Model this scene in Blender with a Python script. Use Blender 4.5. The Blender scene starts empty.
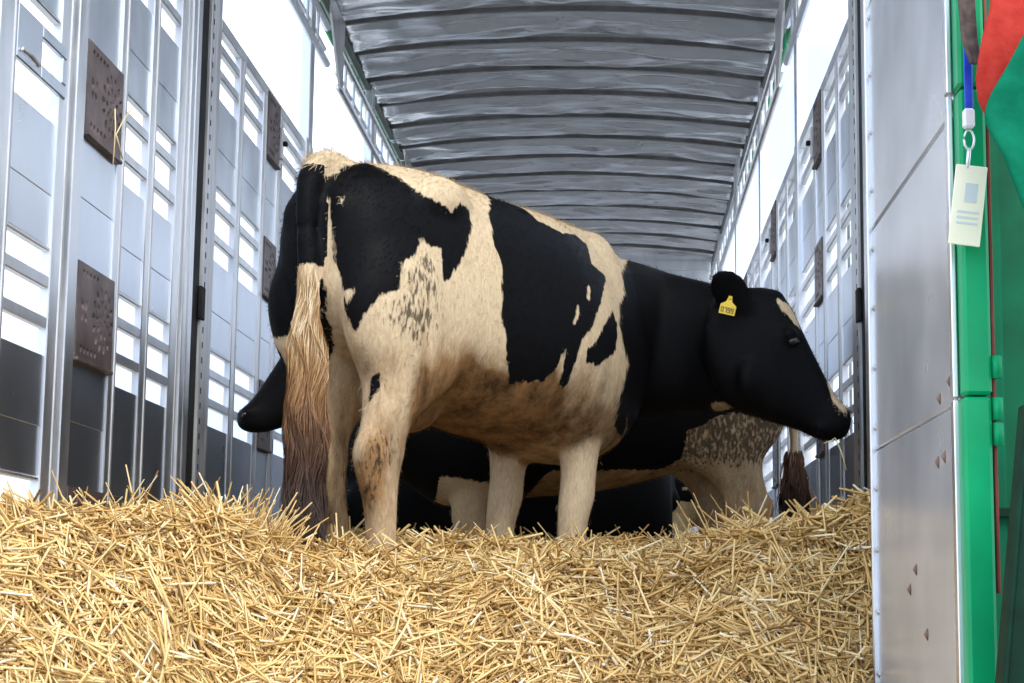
import bpy, bmesh, math, random
import numpy as np
from mathutils import Vector, Matrix
R_ = random.Random(7)
rng = np.random.default_rng(11)
scene = bpy.context.scene
col = scene.collection

# ------------------------------------------------------------------ camera
cam_d = bpy.data.cameras.new('camera'); cam = bpy.data.objects.new('camera', cam_d); col.objects.link(cam)
cam_d.sensor_width = 36.0; cam_d.lens = 36.0 * 1800 / 1024; cam_d.clip_end = 500
yaw, pitch, roll = -0.0584239, 0.1418951, 0.013
fwd = Vector((math.cos(pitch) * math.sin(yaw), math.cos(pitch) * math.cos(yaw), math.sin(pitch)))
rgt = Vector((math.cos(yaw), -math.sin(yaw), 0)); up = rgt.cross(fwd)
rr = rgt * math.cos(roll) + up * math.sin(roll); uu = -rgt * math.sin(roll) + up * math.cos(roll)
cam.matrix_world = Matrix(((rr.x, uu.x, -fwd.x, 0), (rr.y, uu.y, -fwd.y, 0), (rr.z, uu.z, -fwd.z, 0), (0, 0, 0, 1)))
scene.camera = cam
# ------------------------------------------------------------------ sky, sun, exposure
world = bpy.data.worlds.new('sky'); scene.world = world; world.use_nodes = True
wn = world.node_tree; wn.nodes.clear()
wo = wn.nodes.new('ShaderNodeOutputWorld'); wb = wn.nodes.new('ShaderNodeBackground')
wt = wn.nodes.new('ShaderNodeTexCoord'); wz = wn.nodes.new('ShaderNodeTexNoise'); wr = wn.nodes.new('ShaderNodeValToRGB')
wz.inputs['Scale'].default_value = 2.4; wz.inputs['Detail'].default_value = 6
wn.links.new(wt.outputs['Generated'], wz.inputs['Vector']); wn.links.new(wz.outputs['Fac'], wr.inputs['Fac'])
wr.color_ramp.elements[0].position = 0.40; wr.color_ramp.elements[0].color = (0.42, 0.60, 0.92, 1)
wr.color_ramp.elements[1].position = 0.62; wr.color_ramp.elements[1].color = (1.0, 1.0, 1.0, 1)
wn.links.new(wr.outputs['Color'], wb.inputs['Color']); wb.inputs['Strength'].default_value = 1.35
wn.links.new(wb.outputs['Background'], wo.inputs['Surface'])
sun_d = bpy.data.lights.new('sun', 'SUN'); sun = bpy.data.objects.new('sun', sun_d); col.objects.link(sun)
sun_d.energy = 1.5; sun_d.angle = math.radians(25); sun_d.color = (1.0, 0.96, 0.88)
sun.rotation_euler = Vector((-0.35, 0.62, -0.70)).to_track_quat('-Z', 'Y').to_euler(); sun.location = (3, -4, 6)
scene.view_settings.view_transform = 'Standard'; scene.view_settings.look = 'None'
scene.view_settings.gamma = 1.0; scene.view_settings.use_curve_mapping = False
scene.view_settings.exposure = 0.75

# ------------------------------------------------------------------ materials
def new_mat(name):
    m = bpy.data.materials.new(name); m.use_nodes = True
    nt = m.node_tree; b = nt.nodes['Principled BSDF']
    return m, nt, b
def N(nt, kind, **kw):
    n = nt.nodes.new(kind)
    for k, v in kw.items():
        if k in n.inputs: n.inputs[k].default_value = v
        else: setattr(n, k, v)
    return n
def ramp(nt, src, p0, c0, p1, c1):
    r = nt.nodes.new('ShaderNodeValToRGB'); e = r.color_ramp.elements
    e[0].position = p0; e[0].color = (*c0, 1); e[1].position = p1; e[1].color = (*c1, 1)
    nt.links.new(src, r.inputs['Fac']); return r.outputs['Color']
def metal(name, c0, c1, rough0, rough1, scale=(3, 3, 1.2), metallic=1.0, bump=0.02, bscale=14, detail=7.0):
    m, nt, b = new_mat(name)
    tc = N(nt, 'ShaderNodeTexCoord'); mp = N(nt, 'ShaderNodeMapping'); mp.inputs['Scale'].default_value = scale
    gm = N(nt, 'ShaderNodeNewGeometry')
    nt.links.new(gm.outputs['Position'], mp.inputs['Vector'])
    nz = N(nt, 'ShaderNodeTexNoise', Scale=3.0, Detail=detail, Roughness=0.6)
    nt.links.new(mp.outputs['Vector'], nz.inputs['Vector'])
    nt.links.new(ramp(nt, nz.outputs['Fac'], 0.35, c0, 0.66, c1), b.inputs['Base Color'])
    mr = N(nt, 'ShaderNodeMapRange'); mr.inputs['To Min'].default_value = rough0; mr.inputs['To Max'].default_value = rough1
    mr.inputs['From Min'].default_value = 0.3; mr.inputs['From Max'].default_value = 0.7
    nt.links.new(nz.outputs['Fac'], mr.inputs['Value']); nt.links.new(mr.outputs['Result'], b.inputs['Roughness'])
    b.inputs['Metallic'].default_value = metallic
    n2 = N(nt, 'ShaderNodeTexNoise', Scale=float(bscale), Detail=3.0)
    nt.links.new(gm.outputs['Position'], n2.inputs['Vector'])
    bp = N(nt, 'ShaderNodeBump', Strength=bump, Distance=0.05)
    nt.links.new(n2.outputs['Fac'], bp.inputs['Height']); nt.links.new(bp.outputs['Normal'], b.inputs['Normal'])
    return m
def plain(name, c0, c1, rough=0.5, scale=8.0, bump=0.1, metallic=0.0, spec=0.5):
    m, nt, b = new_mat(name)
    gm = N(nt, 'ShaderNodeNewGeometry'); nz = N(nt, 'ShaderNodeTexNoise', Scale=scale, Detail=6.0)
    nt.links.new(gm.outputs['Position'], nz.inputs['Vector'])
    nt.links.new(ramp(nt, nz.outputs['Fac'], 0.35, c0, 0.65, c1), b.inputs['Base Color'])
    b.inputs['Roughness'].default_value = rough; b.inputs['Metallic'].default_value = metallic
    b.inputs['Specular IOR Level'].default_value = spec
    bp = N(nt, 'ShaderNodeBump', Strength=bump, Distance=0.01)
    nt.links.new(nz.outputs['Fac'], bp.inputs['Height']); nt.links.new(bp.outputs['Normal'], b.inputs['Normal'])
    return m
M = {}
M['sheet'] = metal('aluminium_sheet', (0.68, 0.73, 0.80), (0.78, 0.83, 0.90), 0.26, 0.40, (1.5, 1.5, 0.8), 0.95, 0.012, 6)
M['gate_sheet'] = metal('gate_sheet', (0.66, 0.69, 0.74), (0.74, 0.77, 0.82), 0.20, 0.28, (1, 1, 1), 0.5, 0.006, 4, 2.0)
M['sheet_low'] = metal('lower_sheet', (0.30, 0.33, 0.38), (0.38, 0.41, 0.46), 0.26, 0.38, (1.2, 1.2, 0.7), 0.9, 0.012, 6)  # darker sheet colour for the lowest row of wall panels
M['frame'] = metal('aluminium_section', (0.70, 0.72, 0.745), (0.83, 0.845, 0.87), 0.28, 0.42, (4, 4, 1.2), 0.95, 0.01)
M['post'] = metal('weathered_section', (0.48, 0.47, 0.46), (0.74, 0.75, 0.76), 0.35, 0.6, (9, 9, 1.0), 0.9, 0.01)
M['dark'] = plain('dark_rubber', (0.015, 0.015, 0.016), (0.035, 0.035, 0.035), 0.7, 8.0, 0.1, 0.0, 0.15)
M['outer'] = plain('outer_paint', (0.10, 0.105, 0.12), (0.18, 0.19, 0.21), 0.5)
M['plate'] = plain('brown_steel_plate', (0.10, 0.075, 0.07), (0.19, 0.14, 0.13), 0.45, 10, 0.2, 0.5)
M['roof'] = metal('crumpled_roof_sheet', (0.82, 0.84, 0.86), (0.92, 0.93, 0.94), 0.13, 0.22, (2, 2, 2), 0.72, 0.05, 5)
M['roofbar'] = metal('roof_bar', (0.12, 0.12, 0.12), (0.20, 0.20, 0.20), 0.4, 0.6, (3, 3, 3), 0.6)
M['green'] = plain('green_paint', (0.0, 0.27, 0.095), (0.0, 0.35, 0.13), 0.4, 6, 0.05, 0.0, 0.25)
M['green_shaded'] = plain('shaded_green_paint', (0.0, 0.085, 0.038), (0.0, 0.13, 0.058), 0.5, 6, 0.05, 0.0, 0.2)  # the post's green, darkened so the board carries its shade in the colour
M['green_dark'] = plain('dark_green_paint', (0.001, 0.013, 0.007), (0.003, 0.035, 0.019), 0.6, 9, 0.3, 0.0, 0.15)
M['bolt'] = plain('rusty_bolt', (0.16, 0.09, 0.06), (0.28, 0.18, 0.13), 0.6)
M['rust'] = plain('red_oxide_edge', (0.22, 0.03, 0.02), (0.36, 0.07, 0.04), 0.6)
M['floor'] = metal('tread_floor', (0.25, 0.25, 0.26), (0.42, 0.42, 0.42), 0.45, 0.7)
M['ground'] = plain('yard_ground', (0.30, 0.29, 0.27), (0.46, 0.45, 0.42), 0.9, 2.0, 0.4)
M['red_cloth'] = plain('red_cloth', (0.34, 0.025, 0.018), (0.46, 0.045, 0.032), 0.85, 30, 0.3, 0.0, 0.1)
M['green_cloth'] = plain('green_cloth', (0.0, 0.12, 0.06), (0.003, 0.18, 0.095), 0.8, 20, 0.3, 0.0, 0.1)
M['brown_cloth'] = plain('brown_webbing', (0.05, 0.035, 0.03), (0.11, 0.08, 0.07), 0.9, 60, 0.4)
M['blue'] = plain('blue_ribbon', (0.01, 0.05, 0.5), (0.02, 0.09, 0.72), 0.45, 30, 0.1)
M['white_plastic'] = plain('white_plastic', (0.78, 0.79, 0.8), (0.88, 0.88, 0.88), 0.35)
M['card'] = plain('pale_card', (0.80, 0.80, 0.58), (0.92, 0.90, 0.70), 0.35, 5, 0.02)
M['card_print'] = plain('card_print', (0.52, 0.60, 0.60), (0.66, 0.72, 0.70), 0.5)
M['yellow_tag'] = plain('yellow_tag_plastic', (0.72, 0.48, 0.015), (0.86, 0.60, 0.03), 0.35, 20, 0.02)
M['ink'] = plain('ink', (0.02, 0.02, 0.02), (0.05, 0.045, 0.03), 0.5)
M['eye'] = plain('wet_eye', (0.006, 0.004, 0.003), (0.015, 0.010, 0.008), 0.06, 20, 0.0)
M['hoof'] = plain('hoof_horn', (0.03, 0.025, 0.02), (0.10, 0.08, 0.06), 0.5)
M['nostril'] = plain('wet_nose_skin', (0.010, 0.010, 0.011), (0.03, 0.03, 0.032), 0.25)

def straw_material():
    m, nt, b = new_mat('straw')
    a = N(nt, 'ShaderNodeAttribute', attribute_name='tint')
    r = nt.nodes.new('ShaderNodeValToRGB'); e = r.color_ramp.elements
    e[0].position = 0.0; e[0].color = (0.24, 0.13, 0.05, 1); e[1].position = 1.0; e[1].color = (0.95, 0.86, 0.64, 1)
    for p, c in ((0.12, (0.42, 0.24, 0.07)), (0.45, (0.74, 0.49, 0.18)), (0.8, (0.88, 0.67, 0.32))):
        x = e.new(p); x.color = (*c, 1)
    nt.links.new(a.outputs['Fac'], r.inputs['Fac']); nt.links.new(r.outputs['Color'], b.inputs['Base Color'])
    b.inputs['Roughness'].default_value = 0.42
    return m
M['straw'] = straw_material()
M['straw_bed'] = plain('straw_bed', (0.22, 0.12, 0.04), (0.50, 0.31, 0.10), 0.9, 40, 0.8)

def coat_material(name, cream=(0.66, 0.52, 0.34), tan=(0.24, 0.135, 0.06), black=(0.0042, 0.0042, 0.0050)):
    # 'coat' > 0 is black hair and the shading painted on a hind leg, 'stain_shade' browns pale hair: dung, earth, tan coat and the second cow's painted shade, 'roan' mixes single dark hairs into pale
    m, nt, b = new_mat(name); L = nt.links
    tc = N(nt, 'ShaderNodeTexCoord')
    coat = N(nt, 'ShaderNodeAttribute', attribute_name='coat'); st = N(nt, 'ShaderNodeAttribute', attribute_name='stain_shade')
    ro = N(nt, 'ShaderNodeAttribute', attribute_name='roan')
    mp = N(nt, 'ShaderNodeMapping'); mp.inputs['Scale'].default_value = (1, 1, 0.30); L.new(tc.outputs['Object'], mp.inputs['Vector'])
    n1 = N(nt, 'ShaderNodeTexNoise', Scale=75.0, Detail=4.0); L.new(mp.outputs['Vector'], n1.inputs['Vector'])
    n2 = N(nt, 'ShaderNodeTexNoise', Scale=16.0, Detail=6.0, Roughness=0.7); L.new(mp.outputs['Vector'], n2.inputs['Vector'])
    n3 = N(nt, 'ShaderNodeTexNoise', Scale=150.0, Detail=2.0); L.new(mp.outputs['Vector'], n3.inputs['Vector'])
    n4 = N(nt, 'ShaderNodeTexNoise', Scale=105.0, Detail=3.0); L.new(mp.outputs['Vector'], n4.inputs['Vector'])
    def math_(op, a, c):
        x = N(nt, 'ShaderNodeMath', operation=op)
        for i, v in enumerate((a, c)):
            if isinstance(v, (int, float)): x.inputs[i].default_value = v
            else: L.new(v, x.inputs[i])
        return x.outputs[0]
    jag = math_('MULTIPLY', math_('SUBTRACT', n1.outputs['Fac'], 0.5), 0.030)
    sd = math_('ADD', coat.outputs['Fac'], jag)
    mr = N(nt, 'ShaderNodeMapRange', interpolation_type='SMOOTHSTEP'); mr.inputs['From Min'].default_value = -0.004; mr.inputs['From Max'].default_value = 0.004
    L.new(sd, mr.inputs['Value'])
    rs = N(nt, 'ShaderNodeMapRange', interpolation_type='SMOOTHSTEP'); rs.inputs['From Min'].default_value = 0.50; rs.inputs['From Max'].default_value = 0.62
    L.new(math_('ADD', math_('MULTIPLY', n4.outputs['Fac'], 0.6), math_('MULTIPLY', ro.outputs['Fac'], 0.42)), rs.inputs['Value'])
    rsm = math_('MULTIPLY', rs.outputs['Result'], math_('MINIMUM', math_('MULTIPLY', ro.outputs['Fac'], 2.0), 0.78))
    blk = math_('MAXIMUM', mr.outputs['Result'], rsm)
    sf = N(nt, 'ShaderNodeMapRange'); sf.inputs['From Min'].default_value = 0.28; sf.inputs['From Max'].default_value = 0.95
    L.new(math_('ADD', st.outputs['Fac'], math_('MULTIPLY', math_('SUBTRACT', n2.outputs['Fac'], 0.5), 1.3)), sf.inputs['Value'])
    mx = N(nt, 'ShaderNodeMix', data_type='RGBA'); mx.inputs['A'].default_value = (*cream, 1); mx.inputs['B'].default_value = (*tan, 1)
    L.new(sf.outputs['Result'], mx.inputs['Factor'])
    n5 = N(nt, 'ShaderNodeTexNoise', Scale=11.0, Detail=7.0, Roughness=0.72); L.new(mp.outputs['Vector'], n5.inputs['Vector'])
    L.new(ramp(nt, n5.outputs['Fac'], 0.36, tuple(c * 0.34 for c in tan), 0.58, tuple(c * 1.25 for c in tan)), mx.inputs['B'])
    # fine hair to hair variation
    hv = N(nt, 'ShaderNodeMix', data_type='RGBA', blend_type='MULTIPLY'); hv.inputs['Factor'].default_value = 1.0
    L.new(mx.outputs['Result'], hv.inputs['A']); L.new(ramp(nt, n3.outputs['Fac'], 0.3, (0.84, 0.82, 0.79), 0.7, (1.08, 1.08, 1.08)), hv.inputs['B'])
    m2 = N(nt, 'ShaderNodeMix', data_type='RGBA'); m2.inputs['B'].default_value = (*black, 1)
    L.new(hv.outputs['Result'], m2.inputs['A']); L.new(blk, m2.inputs['Factor']); L.new(m2.outputs['Result'], b.inputs['Base Color'])
    b.inputs['Roughness'].default_value = 0.55; b.inputs['Specular IOR Level'].default_value = 0.08
    bp = N(nt, 'ShaderNodeBump', Strength=0.18, Distance=0.005); L.new(n1.outputs['Fac'], bp.inputs['Height']); L.new(bp.outputs['Normal'], b.inputs['Normal'])
    return m

# ------------------------------------------------------------------ mesh helpers
def mesh_of(name, verts, faces, mat=None, smooth=False):
    me = bpy.data.meshes.new(name); me.from_pydata([tuple(v) for v in verts], [], faces); me.update()
    if mat: me.materials.append(mat)
    if smooth: me.polygons.foreach_set('use_smooth', [True] * len(me.polygons))
    return me
def link(name, data, parent=None, loc=None):
    o = bpy.data.objects.new(name, data); col.objects.link(o)
    if parent is not None: o.parent = parent
    if loc is not None: o.location = loc
    return o
def tag(o, label=None, cat=None, group=None, kind=None):
    for k, v in (('label', label), ('category', cat), ('group', group), ('kind', kind)):
        if v: o[k] = v
    return o
_cache = {}
def box_mesh(size, mat, ch=0.004):
    key = (tuple(round(s, 4) for s in size), mat.name, ch)
    if key in _cache: return _cache[key]
    bm = bmesh.new(); bmesh.ops.create_cube(bm, size=1.0); bmesh.ops.scale(bm, vec=Vector(size), verts=bm.verts)
    c = min(ch, min(size) * 0.3)
    if c > 0: bmesh.ops.bevel(bm, geom=list(bm.edges), offset=c, segments=1, affect='EDGES')
    me = bpy.data.meshes.new('box'); bm.to_mesh(me); bm.free(); me.materials.append(mat); _cache[key] = me
    return me
def box(name, lo, hi, mat, parent=None, ch=0.004):
    lo = Vector(lo); hi = Vector(hi); s = hi - lo
    return link(name, box_mesh(tuple(s), mat, ch), parent, (lo + hi) / 2)
def tube_data(pts, r, n=8, closed_caps=True):
    pts = [Vector(p) for p in pts]; V = []; F = []
    rs = r if isinstance(r, (list, tuple)) else [r] * len(pts)
    for i, p in enumerate(pts):
        t = (pts[min(i + 1, len(pts) - 1)] - pts[max(i - 1, 0)]).normalized()
        a = t.cross(Vector((0, 0, 1)))
        if a.length < 0.05: a = t.cross(Vector((1, 0, 0)))
        a.normalize(); b = t.cross(a)
        for k in range(n):
            w = 2 * math.pi * k / n; V.append(p + (a * math.cos(w) + b * math.sin(w)) * rs[i])
    for i in range(len(pts) - 1):
        for k in range(n):
            F.append((i * n + k, i * n + (k + 1) % n, (i + 1) * n + (k + 1) % n, (i + 1) * n + k))
    if closed_caps:
        F.append(tuple(range(n))[::-1]); F.append(tuple((len(pts) - 1) * n + k for k in range(n)))
    return V, F
def tube(name, pts, r, mat, parent=None, n=8):
    V, F = tube_data(pts, r, n); return link(name, mesh_of(name, V, F, mat, True), parent)
def empty(name, loc=(0, 0, 0)):
    o = bpy.data.objects.new(name, None); col.objects.link(o); o.location = loc; o.empty_display_size = 0.1
    return o

# ------------------------------------------------------------------ the setting: yard, floor, ramp
XL, XR = -1.5, 0.86            # inner faces of the side walls
YR, YF = 4.15, 16.35           # tail and headboard
ZG = 2.16                      # top of the side gates
ground = link('ground', mesh_of('ground', [(-60, -40, -1.15), (60, -40, -1.15), (60, 80, -1.15), (-60, 80, -1.15)], [(0, 1, 2, 3)], M['ground']))
tag(ground, 'pale grey concrete yard under the lorry', 'ground', kind='structure')
YT = 4.62                      # rear edge of the bed
fl = box('floor', (XL - 0.06, YT, -0.16), (XR + 0.06, YF, -0.06), M['floor'], None, 0.01); tag(fl, 'grey metal lorry bed under the straw', 'floor', kind='structure')
sill = box('trim_1', (XL - 0.06, YT - 0.05, -0.50), (XR + 0.06, YT, -0.06), M['post'], None, 0.01); tag(sill, 'grey metal tail sill under the lorry bed', 'sill', kind='structure')
rp = link('loading_ramp', mesh_of('ramp', [(-1.45, YT - .06, -0.50), (0.58, YT - .06, -0.50), (0.58, 2.2, -1.13), (-1.45, 2.2, -1.13),
     (-1.45, YT - .06, -0.58), (0.58, YT - .06, -0.58), (0.58, 2.16, -1.15), (-1.45, 2.16, -1.15)],
     [(0, 3, 2, 1), (4, 5, 6, 7), (0, 1, 5, 4), (1, 2, 6, 5), (2, 3, 7, 6), (3, 0, 4, 7)], M['floor']))
tag(rp, 'grey metal loading ramp lowered at the tail under the straw', 'ramp')
for k in range(9):
    t = (k + 0.7) / 9.5; y = 4.56 + (2.2 - 4.56) * t; z = -0.50 + (-1.13 + 0.50) * t
    o = box('tread_bar', (-1.40, -0.02, 0), (0.53, 0.02, 0.03), M['frame'], rp); o.location = (-0.435, y, z + 0.012)

# ------------------------------------------------------------------ perforated plates
def plate_mesh(w, h):
    """a sheet w wide (local y) and h high (local z) with cut-out slots, a rosette of drops and a small butterfly"""
    bm = bmesh.new(); edges = []
    def loop(pts):
        vs = [bm.verts.new((0, p[0], p[1])) for p in pts]
        for i in range(len(vs)): edges.append(bm.edges.new((vs[i], vs[(i + 1) % len(vs)])))
    loop([(-w/2, -h/2), (w/2, -h/2), (w/2, h/2), (-w/2, h/2)])
    def drop(cy, cz, a, l, r, n=6):
        p = []
        for k in range(n):
            q = 2 * math.pi * k / n; x, y = l * math.cos(q), r * math.sin(q)
            p.append((cy + (x * math.cos(a) - y * math.sin(a)), cz + (x * math.sin(a) + y * math.cos(a))))
        loop(p)
    for k in range(5):
        drop(-w * .36 + k * w * .095, h * .40, 1.35, h * .042, w * .034)
        drop(-w * .36 + k * w * .095, -h * .40, 1.35, h * .048, w * .036)
    cy, cz = w * .20, 0.0
    for ring, n, rad, l in ((0, 5, .060, .022), (1, 9, .150, .042), (2, 14, .262, .050)):
        for k in range(n):
            a = 2 * math.pi * (k + .5 * ring) / n
            drop(cy + math.cos(a) * rad * w * .98, cz + math.sin(a) * rad * h * 1.15, a, w * l, w * l * .66)
    for sy in (-1, 1):
        drop(-w * .31 + sy * w * .052, h * .07, sy * .9 if sy > 0 else math.pi - .9, w * .055, w * .038)
        drop(-w * .31 + sy * w * .045, -h * .06, sy * -.9 if sy > 0 else math.pi + .9, w * .048, w * .032)
    bmesh.ops.triangle_fill(bm, use_beauty=True, use_dissolve=False, edges=edges)
    geo = bmesh.ops.extrude_face_region(bm, geom=list(bm.faces))
    bmesh.ops.translate(bm, vec=(0.012, 0, 0), verts=[g for g in geo['geom'] if isinstance(g, bmesh.types.BMVert)])
    bmesh.ops.recalc_face_normals(bm, faces=list(bm.faces))
    me = bpy.data.meshes.new('vent_plate'); bm.to_mesh(me); bm.free(); me.materials.append(M['plate'])
    return me
_plates = {}
def vent_plate(parent, sx, x, y0, y1, z0, z1):
    key = (round(y1 - y0, 3), round(z1 - z0, 3))
    if key not in _plates: _plates[key] = plate_mesh(*key)
    o = link('vent_plate', _plates[key], parent, (x, (y0 + y1) / 2, (z0 + z1) / 2))
    if sx < 0: o.rotation_euler.z = math.pi
    o['label'] = 'brown steel vent plate with cut-out rosette'
    # folded lower lip
    box('plate_lip', (-0.010, -(y1 - y0) / 2, -(z1 - z0) / 2 - 0.012), (0.020, (y1 - y0) / 2, -(z1 - z0) / 2), M['plate'], o, 0.003)
    return o

# ------------------------------------------------------------------ side walls
SOLID = ((0.02, 0.62), (0.91, 1.245), (1.535, 1.865))
SLATS = ((0.690, 0.722), (0.798, 0.832), (1.312, 1.346), (1.436, 1.472), (1.945, 1.978), (2.045, 2.078))
def side_wall(sx, name, label):
    w = empty(name, (XL if sx > 0 else XR, YR, 0)); tag(w, label, 'wall', kind='structure')
    X0 = XL if sx > 0 else XR
    def B(nm, y0, y1, z0, z1, d0, d1, mat, ch=0.003):
        """d is the distance from the wall plane into the lorry (negative: outwards)"""
        a, b = X0 + sx * d0, X0 + sx * d1
        o = box(nm, (min(a, b), y0, z0), (max(a, b), y1, z1), mat, None, ch); o.parent = w; o.location -= w.location; return o
    def column(y0, y1, kind):
        if kind == 'plate' or kind == 'plate_hi':
            if kind == 'plate': pl = ((-0.02, 0.29), (0.65, 0.92), (1.29, 1.557)); so = ((0.29, 0.65), (0.92, 1.29), (1.557, 2.13))
            else: pl = ((0.62, 0.90), (1.27, 1.515), (1.875, 2.15)); so = ((0.02, 0.62), (0.90, 1.27), (1.515, 1.875))
            for z0, z1 in so:
                B('panel', y0, y1, z0, (z0 + z1) / 2 + 0.004, -0.018, -0.010, M['sheet_low' if z0 < 0.4 else 'sheet']); B('panel', y0, y1, (z0 + z1) / 2, z1, -0.016, -0.008, M['sheet_low' if z0 < 0.4 else 'sheet'])
            for z0, z1 in pl:
                p = vent_plate(w, sx, 0, y0, y1, z0, z1); p.location = Vector((X0 - sx * 0.006, (y0 + y1) / 2, (z0 + z1) / 2)) - w.location
            return
        for i, (z0, z1) in enumerate(SOLID):
            if kind == 'tail' and i == 0: z0 = 0.30
            zs = (z0 + z1) / 2 - 0.03
            B('panel', y0, y1, z0, zs + 0.004, -0.018, -0.010, M['sheet_low' if i == 0 else 'sheet']); B('panel', y0, y1, zs, z1, -0.016, -0.008, M['sheet_low' if i == 0 else 'sheet'])
            B('panel_rim', y0, y1, z0 - 0.012, z0, -0.030, -0.006, M['frame'])
        for i, (z0, z1) in enumerate(SLATS):
            if kind == 'tail' and i in (2, 3): continue
            B('slat', y0, y1, z0, z1, -0.028, -0.005, M['frame'])
        if kind == 'tail': return
        ym = y0 + (y1 - y0) * (0.5 if kind != 'tail' else 0.9)
        B('outer_post', ym - 0.016, ym + 0.016, 0.0, ZG, -0.075, -0.050, M['outer'])
    def stile(y0, y1, d=-0.002, z1=ZG, nm='stile'):
        B(nm, y0, y1, -0.06, z1, -0.030, d, M['frame'])
        B('weld_strip', y1 - 0.012, y1 + 0.004, 0.0, z1 - 0.02, d - 0.002, d + 0.003, M['post'])
    def post(y0, y1, z1=3.12):
        t = (y1 - y0); B('post', y0 + t * .45, y0 + t * .95, ZG, z1, -0.05, 0.0, M['frame']); z1 = ZG + .03
        B('post', y0, y0 + t * 0.30, -0.06, z1, -0.05, 0.010, M['frame'])
        B('post', y0 + t * 0.30, y0 + t * 0.62, -0.06, z1, -0.05, -0.004, M['post'])
        B('post', y0 + t * 0.62, y1, -0.06, z1, -0.05, 0.002, M['frame'])
    # tail bay
    stile(4.15, 4.262, 0.0); column(4.262, 4.63, 'tail'); stile(4.63, 4.72); B('post', 4.745, 4.83, -0.06, ZG + .05, -0.04, 0.010, M['frame']); B('post', 4.72, 4.745, -0.06, ZG, -0.04, -0.01, M['post'])
    # flap with a window in the tail bay
    if sx > 0:
        f = empty('flap', (0, 0, 0)); f.parent = w; f['label'] = 'hinged sheet flap with a square window'
        for nm, y0, y1, z0, z1 in (('flap_sheet', 4.265, 4.46, 1.325, 1.468), ('flap_rail', 4.46, 4.67, 1.325, 1.362), ('flap_rail', 4.46, 4.67, 1.434, 1.468), ('flap_rail', 4.632, 4.67, 1.362, 1.434)):
            o = B(nm, y0, y1, z0, z1, -0.012, 0.004, M['sheet']); loc = o.location.copy(); o.parent = f; o.location = loc
        V, F = tube_data([(0, -0.07, 0), (0, -0.066, 0.008), (0, 0, 0.012), (0, .066, .008), (0, .07, 0)], 0.004, 6)
        o = link('flap_catch', mesh_of('catch', V, F, M['post'], True), f, Vector((X0 + sx * .008, 4.36, 1.345)) - w.location)
    else: column(4.262, 4.63, 'pl')
    column(4.855, 5.215, 'plate'); stile(5.215, 5.28); column(5.28, 5.565, 'pl'); stile(5.565, 5.635); column(5.635, 5.93, 'pl'); stile(5.93, 6.03)
    post(6.045, 6.21); B('gap_seal', 6.215, 6.325, -0.06, 2.9, -0.05, -0.003, M['dark']); 
    def perforated(y0, y1, z1=3.12):
        B('post', y0, y1, -0.06, z1, -0.05, 0.008, M['post'])
        V, F = [], []
        z = 0.0
        while z < z1 - 0.1:
            b0 = len(V); xa = X0 + sx * 0.0075; 
            for dy, dz in ((-.006, 0), (.006, 0), (.006, .022), (-.006, .022)): V.append((xa, y0 + 0.03 + dy, z + dz))
            for dy, dz in ((-.006, 0), (.006, 0), (.006, .022), (-.006, .022)): V.append((xa + sx * .0015, y0 + 0.03 + dy, z + dz))
            F += [(b0 + 4, b0 + 5, b0 + 6, b0 + 7), (b0, b0 + 1, b0 + 5, b0 + 4), (b0 + 1, b0 + 2, b0 + 6, b0 + 5), (b0 + 2, b0 + 3, b0 + 7, b0 + 6), (b0 + 3, b0, b0 + 4, b0 + 7)]
            z += 0.055
        o = link('post_slots', mesh_of('slots', V, F, M['dark']), w, -w.location); o['kind'] = 'stuff'
    perforated(6.33, 6.495)
    B('hinge', 6.30, 6.36, 0.98, 1.10, 0.0, 0.014, M['dark'])
    # following bays
    starts = [6.54, 8.62, 10.82, 13.02, 15.22]
    for bi, s in enumerate(starts):
        e = (starts + [17.0])[bi + 1] - 0.26 if bi < 4 else YF - 0.05
        sc = (e - s) / 1.79 if bi < 4 else 1.0
        def Y(v): return s + (v - 6.54) * sc
        if bi == 4:
            column(s, s + .45, 'pl'); stile(s + .45, s + .52); column(s + .52, e, 'pl'); continue
        column(Y(6.54), Y(6.89), 'pl'); stile(Y(6.89), Y(6.96)); column(Y(6.96), Y(7.36), 'pl'); stile(Y(7.36), Y(7.43))
        column(Y(7.43), Y(7.69), 'plate_hi'); stile(Y(7.69), Y(7.755)); column(Y(7.755), Y(8.315), 'pl')
        B('gate_rail', Y(6.53), Y(8.325), ZG - 0.035, ZG + 0.012, -0.030, 0.0, M['frame'])
        post(Y(8.33), Y(8.33) + 0.23)
        # slam latch on the gate top
        B('latch', Y(7.70), Y(7.735), 1.92, 2.06, -0.002, 0.016, M['post']); B('latch', Y(7.705), Y(7.73), 1.98, 2.0, 0.016, 0.035, M['dark'])
    B('gate_rail', 4.16, 6.04, ZG - 0.035, ZG + 0.012, -0.030, 0.0, M['frame'])
    B('sole_rail', 4.16, YF, -0.06, 0.02, -0.06, -0.036, M['frame'])
    # lengthways rails under the roof with rungs, and the roof girder
    for zz, dd, rr_ in ((2.72, 0.0, 0.020), (2.80, -0.015, 0.013), (2.915, 0.0, 0.020)):
        for a, b in ((4.4, 8.93), (9.35, YF - 0.1)):
            V, F = tube_data([(0, a, 0), (0, b, 0)], rr_, 8)
            o = link('roof_side_rail', mesh_of('rail', V, F, M['frame'], True), w, Vector((X0 + sx * dd, 0, zz)) - w.location)
    rung = box_mesh((0.016, 0.03, 0.20), M['frame'])
    y = 4.6
    while y < YF - 0.2:
        if not 8.9 < y < 9.4: link('rung', rung, w, Vector((X0, y, 2.818)) - w.location)
        y += 0.31
    V = [(0, 8.95, 3.10), (0, 9.42, 3.10), (0, 9.38, 2.72), (0, 9.30, 2.70), (0, 8.95, 3.0)]
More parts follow.
